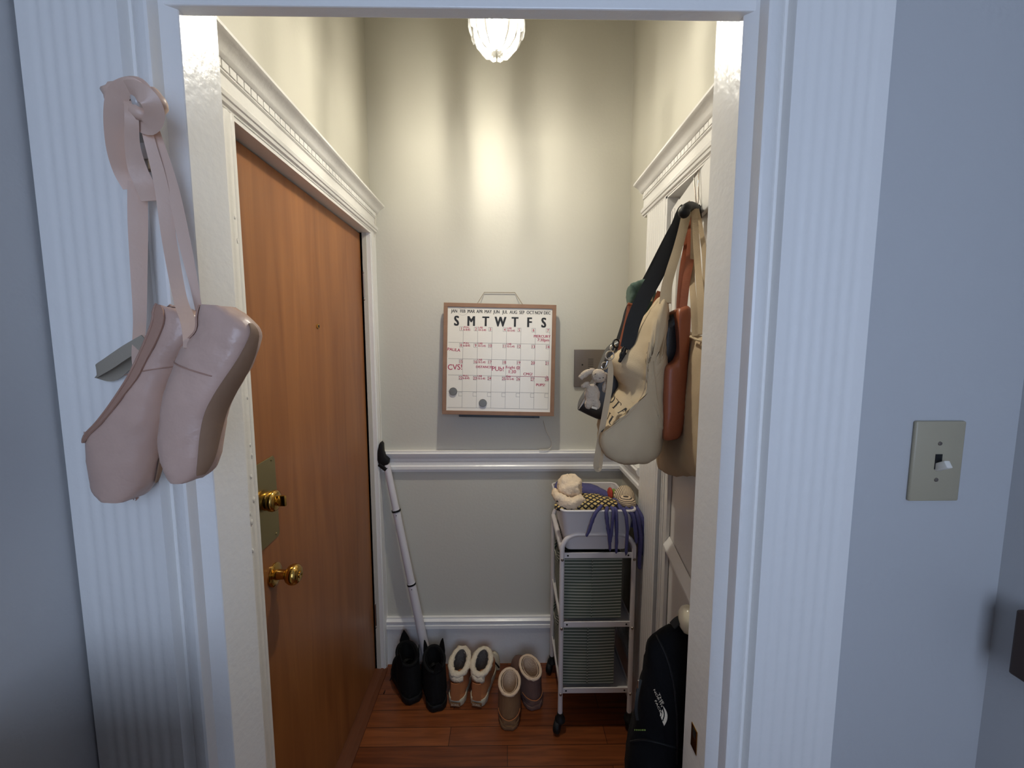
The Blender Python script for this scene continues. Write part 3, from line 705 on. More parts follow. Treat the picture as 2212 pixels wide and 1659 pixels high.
# ================================================================== LEANING POLE
pl = thing('telescoping_pole', 'white telescoping pole with black head leaning in the back left corner', 'pole', (-.37, 1.76, 0))
pA = at(835, 1003, Y=1.775); pB = V((-.368, 1.755, .003))
def lp_(t): return pA.lerp(pB, t)
MB().tube([lp_(0), lp_(.22)], .0155, 20).build('upper_tube', 'pole', pl)
MB().tube([lp_(.21), lp_(.57)], .0172, 20).build('middle_tube', 'pole', pl)
MB().tube([lp_(.56), lp_(1)], [.019, .021], 20).build('lower_tube', 'pole', pl)
for t in (.215, .565):
    MB().tube([lp_(t-.004), lp_(t+.004)], .0205, 20).build('locking_ring', 'blackrub', pl)
    MB().ball(lp_(t+.016)+V((.002, -.019, 0)), .0022, 8).build('pin', 'blackrub', pl)
hd = [at(x, y, Y=1.775) for x, y in ((817, 978), (820, 960), (824, 953), (828, 958), (829, 974), (833, 985), (841, 992), (840, 1001), (830, 1006), (821, 1004), (817, 992))]
b = MB(); b.loft([[p+V((0, dy, 0)) for p in hd] for dy in (-.016, .016)]); b.build('grip_head', 'blackrub', pl, bevel=.003)
MB().tube([at(821, 1000, Y=1.775), lp_(.02)], .017, 16).build('head_socket', 'blackrub', pl)

# ================================================================== SHOES ON THE FLOOR
def frame2(heel, toe):
    h = V((heel[0], heel[1], 0)); f = V((toe[0]-heel[0], toe[1]-heel[1], 0)); L = f.length; f.normalize(); return h, f, V((f.y, -f.x, 0)), L
def foot_w(q, W):   # half width of the footprint along the length
    pts = [(0, .30), (.05, .62), (.15, .80), (.35, .78), (.55, .88), (.72, 1.0), (.86, .92), (.95, .66), (1, .28)]
    for (a, b), (c, d) in zip(pts, pts[1:]):
        if q <= c: return W*(b+(d-b)*(q-a)/(c-a))
    return W*.28
def sole_mesh(h, f, r, L, W, z0, z1, grow=0):
    n = 40; out = []
    for i in range(n):
        a = i/n; s = 1 if a < .5 else -1; q = a*2 if a < .5 else 2-a*2
        q = .5-.5*math.cos(math.pi*q); out.append((q*(L+2*grow)-grow, s*(foot_w(q, W)+grow)))
    return MB().loft([[h+f*x*k+r*y*k+V((0, 0, z))+f*L*.5*(1-k) for x, y in out] for z, k in ((z0, .97), (z0+.003, 1), (z1-.003, 1), (z1, .985))])
def boot(name, label, cat, group, heel, toe, W, zs, shaft, mats, rim=0, open_r=None, lean=0, toeh=.062):
    """shaft: (centre from the heel, half length, half width, top height)"""
    h, f, r, L = frame2(heel, toe); t = thing(name, label, cat, h+f*L*.4, group)
    sole_mesh(h, f, r, L, W, 0, zs, .002).build('sole', mats['sole'], t, smooth=50)
    sc, sl, sw_, sz = shaft
    b = MB(); rings = []
    for i in range(15):
        q = .02+.96*i/14; w = foot_w(q, W)*.97
        hh = toeh*(.55+.45*math.sin(math.pi*min(1, max(0, (1-q)*1.5+.02)))) if q > .66 else .016+(toeh-.016)*max(0, (q-.54)/.12)
        if q > .9: hh = toeh*(.55+.45*math.sin(math.pi*((1-q)*1.5+.02)))*.95
        rg = []
        for k in range(24):
            a = 2*math.pi*k/24; c, s = math.cos(a), math.sin(a)
            z = zs-.004+max(0, s)**.75*hh if s > 0 else zs-.004
            rg.append(h+f*q*L+r*w*math.copysign(abs(c)**.7, c)+V((0, 0, z)))
        rings.append(rg)
    b.loft(rings)
    def ell(cx, ax, ay, z): return [h+f*(cx+ax*math.cos(2*math.pi*k/32))+r*ay*math.sin(2*math.pi*k/32)+V((0, 0, z+rim*math.cos(2*math.pi*k/32)*((z-zs)/(sz-zs))**2)) for k in range(32)]
    z0 = zs+.012
    outer = [ell(sc+lean*q, sl*(1+.12*(1-q)), sw_*(1+.06*(1-q)), z0+(sz-z0)*q) for q in (0, .25, .5, .75, 1)]
    th = .0085
    inner = [ell(sc+lean*q, sl-th, sw_-th, z0+(sz-z0)*q+.0) for q in (1, .75, .5, .3, .22)]
    up = MB(); up.v = list(b.v); up.f = list(b.f); up.loft(outer+inner[:1]+[[p.copy() for p in inner[-1]]])
    o = up.build('upper', mats['upper'], t, smooth=180, remesh=.0042, relax=3)
    # lining: a sleeve inside and an insole
    li = [ell(sc+lean*q, sl-.0135, sw_-.0135, z0+(sz-z0)*q+(.003 if q == 1 else 0)) for q in (1, .8, .6, .4)]+[ell(sc, sl-.017, sw_-.016, zs+.016)]
    MB().loft(li, True, False, True).build('lining', mats['lining'], t, smooth=60, solid=.002)
    return t, h, f, r, ell, sz, L
UG = dict(sole='olive', upper='olive', lining='lining'); UG2 = dict(sole='mauve', upper='mauve', lining='lining')
def rim_roll(t, ell, sc, lean, sl, sw_, z, m, rr, disp, name='fur_rim'):
    P = ell(sc+lean, sl-.004, sw_-.004, z); P = P+P[:2]
    rings = MB().tube(P, rr, 10, False); rings.build(name, m, t, smooth=180, disp=disp)
g = 'pair of brown sheepskin slipper boots'
def ugg(label, heel, toe, mats, lean):
    sh = (.076, .064, .046, .140)
    t, h, f, r, ell, sz, L = boot('sheepskin_boot', label, 'boot', g, heel, toe, .050, .018, sh, mats, .006, lean=lean, toeh=.074)
    rim_roll(t, ell, sh[0], lean, sh[1], sh[2], sz+.001, 'lining', .0065, (.002, 150, 2))
    P = [h+f*(.0+.118*abs(math.sin(a)))*1+V((0, 0, 0)) for a in (0,)]
    n = 17; band = []
    for i in range(n):
        a = -math.pi/2*.95+math.pi*.95*i/(n-1)
        band.append(h+f*(.052-.056*math.cos(a))+r*(.0445*math.sin(a))+V((0, 0, .048+.006*abs(math.sin(a)))))
    MB().tube(band, .0016, 6).build('heel_seam', 'tan', t)
    return t
ugg('brown sheepskin slipper boot standing nearest the camera', (.006, 1.462), (.015, 1.722), UG, .006)
ugg('plum brown sheepskin slipper boot beside the cart wheel', (.122, 1.552), (.045, 1.795), UG2, -.006)
g2 = 'pair of tan winter shoes with white fleece collars'
SM = dict(sole='solewhite', upper='tan', lining='furin')
def sorel(label, heel, toe):
    sh = (.080, .064, .041, .134)
    t, h, f, r, ell, sz, L = boot('fleece_collar_shoe', label, 'shoe', g2, heel, toe, .046, .030, sh, SM, .012, lean=.012, toeh=.070)
    rim_roll(t, ell, sh[0], .012, sh[1]+.002, sh[2]+.002, sz-.002, 'fur', .0125, (.005, 90, 1), 'fleece_collar')
    q = [ell(sh[0]+.010, sh[1]+.008, sh[2]+.008, z) for z in (.095, .105, .128)]
    MB().loft([rr[13:30] for rr in q], False).build('fleece_cuff', 'fur', t, smooth=180, solid=.004, disp=(.003, 120, 4))
    # heel tab and label on the sole
    b = MB(); rr = []
    for z in (.036, .075, .112): rr.append([h+f*(.030-.040*math.cos(a)+ .002*(z-.03)/.08)+r*(.0435*math.sin(a))+V((0, 0, z)) for a in [rad(-26+52*i/8) for i in range(9)]])
    MB().loft(rr, False).build('heel_tab', 'tan', t, smooth=60, solid=.003)
    c = h-f*.0075+r*.004*0+V((0, 0, .017))
    MB().obox(c, r*.022, f*.002, (0, 0, .0085)).build('heel_label', 'olive', t, bevel=.001, smooth=0)
    vs, fs = text_geo('SOREL', .0125, .0004, 'CENTER')
    MB().add([c-f*.0024+r*p.x+V((0, 0, p.y-.0042)) for p in vs], fs).build('label_lettering', 'fur', t, smooth=0)
sorel('left tan winter shoe with white fleece collar and pale sole', (-.222, 1.574), (-.200, 1.800))
sorel('right tan winter shoe with white fleece collar, lace trailing at its side', (-.130, 1.572), (-.090, 1.800))
# cream slipper standing on edge behind
sl_ = thing('slipper', 'cream flat slipper standing upright against the baseboard', 'slipper', (-.045, 1.79, 0))
b = MB(); out = [at(x, y, Y=1.775) for x, y in ((1057, 1424), (1063, 1411), (1070, 1409), (1077, 1417), (1080, 1432), (1079, 1452), (1074, 1475), (1066, 1478), (1060, 1455))]
out = closedpath(out, 3)
b.loft([[V(p)+V((0, dy, 0)) for p in out] for dy in (-.010, .006)]); b.build('footbed', 'solewhite', sl_, smooth=40, bevel=.002)
MB().tube(smoothpath([at(1059, 1424, Y=1.757), at(1068, 1430, Y=1.75), at(1078, 1442, Y=1.757)], 5), .0035, 8).build('strap', 'dark', sl_)
# black boots
g3 = 'pair of black hiking boots'
BK = dict(sole='blackrub', upper='black', lining='black')
def hiking(label, heel, toe, tips):
    sh = (.082, .070, .048, .165)
    t, h, f, r, ell, sz, L = boot('hiking_boot', label, 'boot', g3, heel, toe, .054, .028, sh, BK, .010, lean=.016, toeh=.078)
    rim_roll(t, ell, sh[0], .016, sh[1], sh[2], sz, 'black', .007, None, 'padded_collar')
    # tongue and pull tabs standing up like pointed flaps
    for (a, w, hgt, lf) in tips:
        c = h+f*(sh[0]+.016+math.cos(a)*sh[1])+r*math.sin(a)*sh[2]+V((0, 0, sz-.012)); wv = (f*-math.sin(a)*sh[1]+r*math.cos(a)*sh[2]).normalized()
        MB().loft([[c+wv*w*k*s+V((0, 0, hgt*q))+r*lf*q for s, k in ((-1, 1), (0, 1.0), (1, 1))] for q, k_ in ((0, 1),) for k in (1,)]+[[c+wv*w*s*k+V((0, 0, hgt*q))+r*lf*q for s in (-1, 0, 1)] for q, k in ((.4, .9), (.75, .5), (1, .06))], False).build('tongue_flap', 'black', t, smooth=40, solid=.004)
    b = MB()
    for i in range(5):
        q = .40+.075*i; z = .105-.007*i+.0
        c = h+f*L*q+V((0, 0, max(.075, .128-.012*i)))
        b.tube(smoothpath([c-r*.026+V((0, 0, -.012)), c+V((0, 0, .006)), c+r*.026+f*.014+V((0, 0, -.012))], 4), .0022, 6)
    b.build('lacing', 'blackrub', t)
    return t, h, f, r
t, h, f, r = hiking('left black hiking boot with pointed tongue flaps by the threshold', (-.402, 1.590), (-.522, 1.800), ((rad(10), .024, .075, -.004), (rad(-120), .020, .055, 0), (rad(120), .018, .06, .004)))
b = MB().tube(smoothpath([at(846, 1462, Y=1.72), at(838, 1478, Y=1.70), at(829, 1498, Z=.003)], 6), .0022, 6); b.build('trailing_lace', 'blackrub', t)
hiking('right black hiking boot with pointed tongue flaps beside the fleece shoes', (-.294, 1.550), (-.372, 1.790), ((rad(60), .024, .072, .004), (rad(-40), .016, .07, -.006), (rad(170), .020, .045, 0)))

# ================================================================== ROLLING CART
CY0, CY1, CX0, CX1 = 1.462, 1.755, .212, .490
ct = thing('rolling_cart', 'white metal rolling cart with arched ends in the back right corner', 'cart', ((CX0+CX1)/2, (CY0+CY1)/2, 0))
R = .0095
def arch(y):
    pts = [(CX0, .075)]; pts += [(CX0, .76)]
    for i in range(9):
        a = math.pi-math.pi/2*i/8; pts.append((CX0+.062+.062*math.cos(a), .765+.062*math.sin(a)))
    for i in range(9):
        a = math.pi/2-math.pi/2*i/8; pts.append((CX1-.062+.062*math.cos(a), .765+.062*math.sin(a)))
    pts += [(CX1, .76), (CX1, .075)]
    return [(x, y, z) for x, z in pts]
for y in (CY0, CY1):
    MB().tube(arch(y), R, 14).build('end_frame', 'cartwhite', ct)
for z, hgt in ((.742, .022), (.458, .022), (.176, .022)):
    b = MB().box(CX0, CX1, CY0-.003, CY0+.002, z-hgt/2, z+hgt/2); b.box(CX0, CX1, CY1-.002, CY1+.003, z-hgt/2, z+hgt/2)
    b.box(CX0-.003, CX0+.002, CY0, CY1, z-hgt/2, z+hgt/2); b.box(CX1-.002, CX1+.003, CY0, CY1, z-hgt/2, z+hgt/2)
    if z < .7: b.box(CX0, CX1, CY0, CY1, z-hgt/2, z-hgt/2+.002)
    sh_ = b.build('shelf_rail', 'cartwhite', ct, smooth=0, bevel=.001)
    for x in (CX0+.022, CX1-.022):
        MB().lathe([(.0038, 0), (.0032, .001), (0, .0012)], (x, CY0-.0032, z), (0, -1, 0), 12).build('screw', 'dark', sh_)
for x in (CX0, CX1):
    for z in (.728, .445, .165): MB().lathe([(.006, 0), (.005, .002), (0, .003)], (x, CY0-R, z), (0, -1, 0), 12).build('rivet', 'steel', ct)
b = MB().tube([(CX0, CY0, .772), (CX0, CY1, .772)], .0105, 14); b.build('side_rail', 'cartwhite', ct)
MB().tube([(CX1, CY0, .772), (CX1, CY1, .772)], .0105, 14).build('side_rail', 'cartwhite', ct)
for x in (CX0, CX1):
    for y in (CY0, CY1):
        c = MB().lathe([(.006, .082), (.012, .080), (.013, .062), (.02, .055), (.021, .046), (.004, .044)], (x, y, 0), seg=18).build('caster', 'blackrub', ct)
        s_ = -1 if x == CX0 else .3
        MB().lathe([(0, -.012), (.021, -.012), (.025, -.008), (.025, .008), (.021, .012), (0, .012)], (x+.012*s_, y-.006, .0255), (.8, .35*s_, 0), 24).build('wheel', 'blackrub', c)
def fabric_bin(label, x0, x1, y0, y1, z0, z1, bulge):
    t = thing('storage_bin', label, 'storage bin', ((x0+x1)/2, (y0+y1)/2, z0), 'striped bins on the rolling cart')
    def ring(z, s, g):
        P = []
        for (ax, ay), (bx, by), nx, ny in (((x0, y0), (x1, y0), 0, -1), ((x1, y0), (x1, y1), 1, 0), ((x1, y1), (x0, y1), 0, 1), ((x0, y1), (x0, y0), -1, 0)):
            for i in range(10):
                q = i/10; bl = bulge*g*math.sin(math.pi*q)
                P.append(V((ax+(bx-ax)*q+nx*bl, ay+(by-ay)*q+ny*bl*.5, z)))
        return P
    H = z1-z0; rings = [ring(z0, 1, .2), ring(z0+.02, 1, .7), ring(z0+H*.35, 1, 1), ring(z0+H*.7, 1, .8), ring(z1, 1, .2)]
    MB().loft(rings, True, True, False).build('bin_body', 'basket', t, smooth=40, solid=.004)
    b = MB(); rr = rings[-1]; b.tube([p for p in rr]+[rr[0]], .004, 8, False); b.build('rim', 'basket', t)
    b = MB().ribbon(smoothpath([(x0-.004, (y0+y1)/2-.05, z1-.02), (x0-.014, (y0+y1)/2-.03, z1-.06), (x0-.016, (y0+y1)/2+.03, z1-.06), (x0-.004, (y0+y1)/2+.05, z1-.02)], 5), .022, .002, None, (0, 0, 1)); b.build('handle', 'basket', t)
    b = MB(); c = ((x0+x1)/2-.005); b.box(c-.002, c+.002, y0-.010, y0-.006, z0+.01, z1-.004); b.build('seam', 'basket', t, smooth=0)
    return t
fabric_bin('green striped fabric bin on the upper shelf of the white cart', CX0+.010, CX1-.040, CY0+.014, CY1-.012, .472, .724, .010)
fabric_bin('green striped fabric bin on the bottom shelf of the white cart', CX0+.008, CX1-.062, CY0+.014, CY1-.012, .190, .440, .010)
# white basket on top
wb = thing('white_basket', 'white mesh basket full of hats and scarves on the cart', 'basket', (.35, 1.60, .755))
BX0, BX1, BY0, BY1, BZ0, BZ1 = .206, .488, 1.448, 1.752, .762, .925
def rr_(x0, x1, y0, y1, rd, z, n=6):
    P = []
    for cx, cy, a0 in ((x1-rd, y0+rd, -90), (x1-rd, y1-rd, 0), (x0+rd, y1-rd, 90), (x0+rd, y0+rd, 180)):
        for i in range(n+1):
            a = rad(a0+90*i/n); P.append(V((cx+rd*math.cos(a), cy+rd*math.sin(a), z)))
    return P
rings = [rr_(BX0+.022*(1-q), BX1-.022*(1-q), BY0+.022*(1-q), BY1-.022*(1-q), .022, BZ0+(BZ1-BZ0)*q) for q in (0, .05, .5, 1)]
MB().loft(rings, True, True, False).build('basket_wall', 'cartwhite', wb, smooth=40, solid=.003)
P = rr_(BX0-.002, BX1+.002, BY0-.002, BY1+.002, .026, BZ1); P.append(P[0]); MB().tube(P, .0052, 10, False).build('rim', 'cartwhite', wb)

# contents
def lump(name, m, c, r, disp, label, cat, seg=36, rot=None, build=True):
    o = MB().ball(c, r, seg, rot).build(name, m, None, smooth=180, disp=disp); return tag(o, label, cat)
c = at(1232, 1053, Y=1.53)
fh = thing('fleece_hat', 'cream fluffy fleece hat at the left end of the basket', 'hat', c-V((0, 0, .05)))
MB().ball(c+V((0, .01, 0)), (.050, .050, .046), 44).build('crown', 'cream', fh, smooth=180, disp=(.012, 28, 1))
P = smoothpath([c+V(d) for d in ((-.058, .02, -.025), (-.048, -.030, -.030), (-.020, -.050, -.044), (.018, -.048, -.038), (.044, -.030, -.034))], 6)
MB().tube(P, [.014+.010*math.sin(math.pi*i/(len(P)-1)) for i in range(len(P))], 14).build('ear_flap', 'cream', fh, smooth=180, disp=(.009, 34, 2))
sc = thing('blue_scarf', 'violet blue scarf with long fringe spilling over the right end of the basket', 'scarf', (.44, 1.56, .9))
b = MB()
def cloth(name, m, parent, rows, disp, solid=.006, sub=2, smooth=180):
    return MB().loft(rows, False).build(name, m, parent, smooth=smooth, solid=solid, sub=sub, disp=disp)
rows = []
for (x0, y0, x1, y1, Yd) in ((1196, 1060, 1200, 1040, 1.66), (1225, 1072, 1222, 1036, 1.67), (1262, 1075, 1262, 1043, 1.66), (1300, 1080, 1295, 1050, 1.64), (1325, 1088, 1318, 1062, 1.62)):
    a, d = at(x0, y0, Y=Yd-.05), at(x1, y1, Y=Yd); rows.append([a, a.lerp(d, .5)+V((0, -.01, .012)), d, d+V((0, .05, -.015))])
cloth('folded_end', 'blue', sc, rows, (.004, 30, 3), .02)
rows = []
for (x, y, Yd, sp) in ((1325, 1095, 1.47, 0), (1350, 1092, 1.48, 0), (1368, 1094, 1.50, 0), (1384, 1098, 1.53, 0)):
    p = at(x, y, Y=Yd); rows.append([p+V((-.03, .07, .005)), p+V((0, .02, .012)), p, p+V((.010, -.012, -.03)), at(x+4, y+48, Y=Yd-.015)])
cloth('draped_end', 'blue', sc, rows, (.004, 40, 6), .008)
def strand(pts, r=.0055):
    r *= 1.2
    P = smoothpath(px3(pts), 5); n = len(P)
    MB().tube(P, [r*(1-.35*(i/(n-1))**3) if i < n-1 else r*.2 for i in range(n)], 8).build('fringe_strand', 'blue', sc, smooth=180, disp=(.0015, 120, 2))
for pts, r in (([(1300, 1092, 1.455), (1288, 1106, 1.436), (1279, 1126, 1.436), (1271, 1150, 1.440), (1266, 1159, 1.442)], .0058),
               ([(1312, 1096, 1.45), (1310, 1106, 1.436), (1312, 1130, 1.436), (1316, 1160, 1.440), (1318, 1191, 1.445)], .006),
               ([(1320, 1096, 1.45), (1325, 1104, 1.434), (1322, 1140, 1.434), (1318, 1175, 1.440)], .0055),
               ([(1328, 1098, 1.45), (1331, 1106, 1.436), (1332, 1150, 1.436), (1331, 1196, 1.442)], .0058),
               ([(1345, 1098, 1.45), (1352, 1112, 1.436), (1355, 1150, 1.436), (1352, 1200, 1.440)], .006),
               ([(1362, 1096, 1.47), (1376, 1115, 1.455), (1383, 1160, 1.455), (1381, 1215, 1.46), (1382, 1229, 1.46)], .0075),
               ([(1374, 1096, 1.49), (1387, 1120, 1.47), (1394, 1165, 1.465), (1395, 1215, 1.465), (1393, 1229, 1.465)], .0075),
               ([(1368, 1096, 1.48), (1378, 1110, 1.48), (1388, 1150, 1.47), (1388, 1200, 1.47)], .0075),
               ([(1350, 1096, 1.46), (1366, 1112, 1.446), (1372, 1140, 1.446), (1375, 1175, 1.45)], .007)):
    strand(pts, r)
ps = thing('plaid_scarf', 'yellow and black plaid scarf bunched along the front of the basket', 'scarf', at(1270, 1100, Y=1.5))
rows = []
for (x, yt, yb, Yd) in ((1202, 1092, 1100, 1.475), (1222, 1086, 1103, 1.475), (1245, 1076, 1104, 1.478), (1268, 1066, 1105, 1.48), (1292, 1068, 1103, 1.48), (1315, 1074, 1098, 1.48), (1333, 1080, 1094, 1.482)):
    a, d = at(x, yb, Y=Yd-.018), at(x, yt, Y=Yd+.045); m_ = a.lerp(d, .5)+V((0, -.012, .014))
    rows.append([a+V((0, .01, -.012)), a, a.lerp(m_, .5)+V((0, -.006, .004)), m_, d, d+V((0, .03, -.006)), d+V((0, .05, -.03))])
cloth('scarf_fold', 'plaid', ps, rows, (.006, 34, 8), .008)
rows = []
for (x, y, Yd) in ((1196, 1098, 1.47), (1225, 1097, 1.462), (1255, 1102, 1.462), (1280, 1103, 1.465)):
    p = at(x, y, Y=Yd); rows.append([p+V((0, .03, .012)), p+V((0, .008, .010)), p+V((0, -.004, 0)), p+V((0, .004, -.010))])
cloth('scarf_end', 'plaid', ps, rows, (.003, 50, 9), .006)
for i in range(7):
    p = at(1208+i*3, 1090, Y=1.48); e = p+V((-.012-.005*i % .02, -.006+.004*i % .02, .012+.003*(i % 3)))
    MB().tube(smoothpath([p, p.lerp(e, .5)+V((0, 0, .008)), e], 4), [.0018]*8+[.0008], 6).build('fringe', 'ink', ps)
bn = thing('striped_beanie', 'beige and dark striped knitted beanie at the right end of the basket', 'hat', at(1350, 1095, Y=1.54))
c = at(1349, 1074, Y=1.56)
MB().ball(c, (.042, .05, .046), 36).build('crown', 'beanie2', bn, smooth=180, disp=(.004, 30, 3))
c2 = at(1354, 1086, Y=1.50)
MB().ball(c2, (.034, .032, .027), 30, Matrix.Rotation(rad(12), 3, 'Y')).build('turned_cuff', 'beanie', bn, smooth=180, disp=(.004, 30, 7))
for x, y, m_, nm, lb in ((1318, 1066, 'red', 'glove', 'small red knitted glove tucked beside the beanie'), (1326, 1069, 'limegreen', 'mitten', 'small green knitted mitten tucked beside the beanie')):
    p = at(x, y, Y=1.60)
    tag(MB().ball(p, (.010, .026, .026), 20).build(nm, m_, None, smooth=180, disp=(.003, 60, 2)), lb, 'glove', 'gloves in the basket')
# ================================================================== BAGS ON THE WHITE DOOR
def door_at(x, y, off):
    d = ray(x, y); k = .1663
    t = (HG.x-k*HG.y-off*1.0137)/(d.x-k*d.y); return V((0, 0, CH))+d*t
def resamp(pts, N):
    P = [V(p) for p in pts]; m = len(P); L = [0]
    for i in range(m): L.append(L[-1]+(P[(i+1) % m]-P[i]).length)
    out = []
    for k in range(N):
        s = L[-1]*k/N; i = max(j for j in range(m) if L[j] <= s+1e-9)
        q = (s-L[i])/max(L[i+1]-L[i], 1e-9); out.append(P[i].lerp(P[(i+1) % m], q))
    return out
def outl(pts, Y, N=56, round_=3):
    return resamp([V(p) for p in closedpath([at(x, y, Y=Y) for x, y in pts], round_)], N)
def scaled(ring, s, d=V()):
    c = sum(ring, V())/len(ring); return [c+(p-c)*s+d for p in ring]
AWAY = -E_
def pillow(rings_front, depth, tail=.75):
    """near outlines (front first), then the body running back along the door"""
    r = rings_front[-1]
    return [scaled(rings_front[0], .55, -AWAY*.012), scaled(rings_front[0], .86, -AWAY*.009)]+rings_front+[scaled(r, .99, AWAY*depth*.5), scaled(r, .93, AWAY*depth*.85), scaled(r, tail, AWAY*depth)]
hk = thing('door_hook', 'black over-door hook on a thin wire carrying all the bags', 'hook', door_at(1495, 455, .02))
hz = 1.905
hp_ = door_at(1492, 452, .030)
MB().tube(smoothpath([door_at(1508, 368, .0), door_at(1504, 374, .005), door_at(1500, 385, .006), door_at(1502, 420, .010), door_at(1505, 450, .016)], 5), .0016, 8).build('wire', 'steel', hk)
MB().tube(smoothpath([door_at(1511, 366, .0), door_at(1509.5, 372, .004), door_at(1509, 385, .005), door_at(1508, 430, .008), door_at(1506, 455, .012)], 5), .0016, 8).build('wire', 'steel', hk)
b = MB().tube(smoothpath([door_at(1506, 470, .004), door_at(1502, 452, .018), door_at(1492, 446, .040), door_at(1482, 450, .058), door_at(1478, 458, .062)], 6), .011, 14); b.ball(door_at(1478, 459, .062), .013, 14); b.build('hook_arm', 'blackrub', hk)
MB().obox(door_at(1504, 462, .008), E_*.012, NV*.007, (0, 0, .020)).build('hook_base', 'blackrub', hk, bevel=.004)
MB().tube(smoothpath([door_at(1471, 449, .06), door_at(1468, 455, .07), door_at(1470, 464, .07), door_at(1474, 470, .065)], 4), .003, 8).build('hook_tip', 'chrome', hk)

# plain canvas tote flat on the door
t = thing('plain_tote', 'plain cream canvas tote hanging flat on the door behind the brown bag', 'bag', door_at(1480, 1031, .03))
P = [(1440, 712), (1490, 724), (1524, 731), (1532, 800), (1528, 900), (1522, 1000), (1517, 1027), (1480, 1031), (1442, 1028), (1416, 1018), (1411, 1000), (1418, 900), (1428, 800)]
fr = resamp([V(p) for p in closedpath([door_at(x, y, .045) for x, y in P], 3)], 56)
bk = [p-NV*.034 for p in fr]
MB().loft([scaled(bk, .6), scaled(bk, .97), [a.lerp(c, .45) for a, c in zip(bk, fr)], scaled(fr, .95, -NV*.002), scaled(fr, .75, NV*.004), scaled(fr, .4, NV*.006)]).build('bag_body', 'canvas2', t, smooth=180, sub=1, disp=(.004, 16, 2))
def dstrap(lst, w, name, m, parent, th=.002, n=6, face=None):
    P = smoothpath([door_at(x, y, o) for x, y, o in lst], n)
    ws = w if not isinstance(w, (list, tuple)) else [v[0] for v in smoothpath([(a,) for a in w], n)]
    return MB().ribbon(P, ws, th, face).build(name, m, parent)
dstrap([(1500, 452, .032), (1504, 520, .03), (1508, 580, .032), (1514, 650, .042), (1517, 722, .050)], [.012, .014, .014, .015, .016], 'strap', 'canvas2', t)
dstrap([(1498, 452, .030), (1497, 540, .03), (1495, 600, .035), (1499, 660, .045), (1503, 726, .050)], [.010, .011, .012, .014, .015], 'strap', 'canvas2', t)
dstrap([(1506, 452, .020), (1515, 500, .016), (1522, 560, .018), (1524, 650, .03), (1524, 732, .042)], [.008, .010, .010, .012, .012], 'strap', 'canvas2', t)
b = MB().tube(smoothpath([door_at(x, y, .0525) for x, y in ((1492, 727), (1504, 733), (1516, 736), (1524, 738))], 4), .003, 8); b.build('top_hem', 'canvas', t)

# brown leather tote
t = thing('leather_tote', 'brown leather tote with open top hanging between the two canvas bags', 'bag', at(1460, 955, Y=.93))
N1 = [(1494, 660), (1478, 662), (1464, 667), (1466, 720), (1468, 752), (1462, 776), (1450, 788), (1437, 792), (1434, 850), (1433, 945), (1440, 955), (1462, 953), (1471, 945), (1480, 905), (1485, 820), (1490, 740)]
r0 = outl(N1, .91, 64, 2)
MB().loft(pillow([r0, [p+AWAY*.02 for p in r0]], .25, .85)).build('bag_body', 'brownlea', t, smooth=60, sub=1)
N2 = [(1463, 668), (1448, 690), (1436, 700), (1430, 760), (1436, 788), (1450, 786), (1462, 774), (1467, 750), (1465, 710)]
r0 = outl(N2, .95, 40, 2); MB().loft(pillow([r0, [p+AWAY*.02 for p in r0]], .18, .8)).build('bag_lining', 'blacklea', t, smooth=60)
def ystrap(lst, w, name, m, parent, th=.002, n=6, face=None):
    P = smoothpath([at(x, y, Y=Y) for x, y, Y in lst], n)
    ws = w if not isinstance(w, (list, tuple)) else [v[0] for v in smoothpath([(a,) for a in w], n)]
    return MB().ribbon(P, ws, th, face).build(name, m, parent)
ystrap([(1492, 462, 1.03), (1494, 500, 1.0), (1490, 560, .965), (1482, 610, .94), (1476, 664, .92)], [.016, .018, .018, .017, .016], 'strap', 'brownlea', t, .003)
ystrap([(1488, 462, 1.04), (1484, 520, 1.01), (1474, 580, .98), (1468, 640, .96), (1466, 668, .95)], [.012, .013, .013, .012, .011], 'strap', 'brownlea', t, .003)

# lettered canvas tote
tt = thing('lettered_tote', 'slouchy cream canvas tote with black serif letters hanging in front', 'bag', at(1370, 1003, Y=.95))
G = [(1434, 640), (1420, 668), (1404, 715), (1396, 780), (1390, 840), (1366, 880), (1330, 912), (1300, 935), (1292, 950), (1298, 972), (1318, 994), (1345, 1004), (1400, 1001), (1424, 985), (1435, 945), (1438, 850), (1440, 760), (1447, 690), (1444, 650)]
Mo = [(1434, 638), (1410, 665), (1375, 705), (1348, 745), (1322, 765), (1318, 785), (1331, 820), (1340, 835), (1322, 862), (1313, 890), (1296, 925), (1291, 948), (1304, 978), (1335, 998), (1390, 998), (1420, 980), (1434, 920), (1438, 780), (1445, 690)]
rG, rM = outl(G, .93, 76, 2), outl(Mo, 1.01, 76, 2)
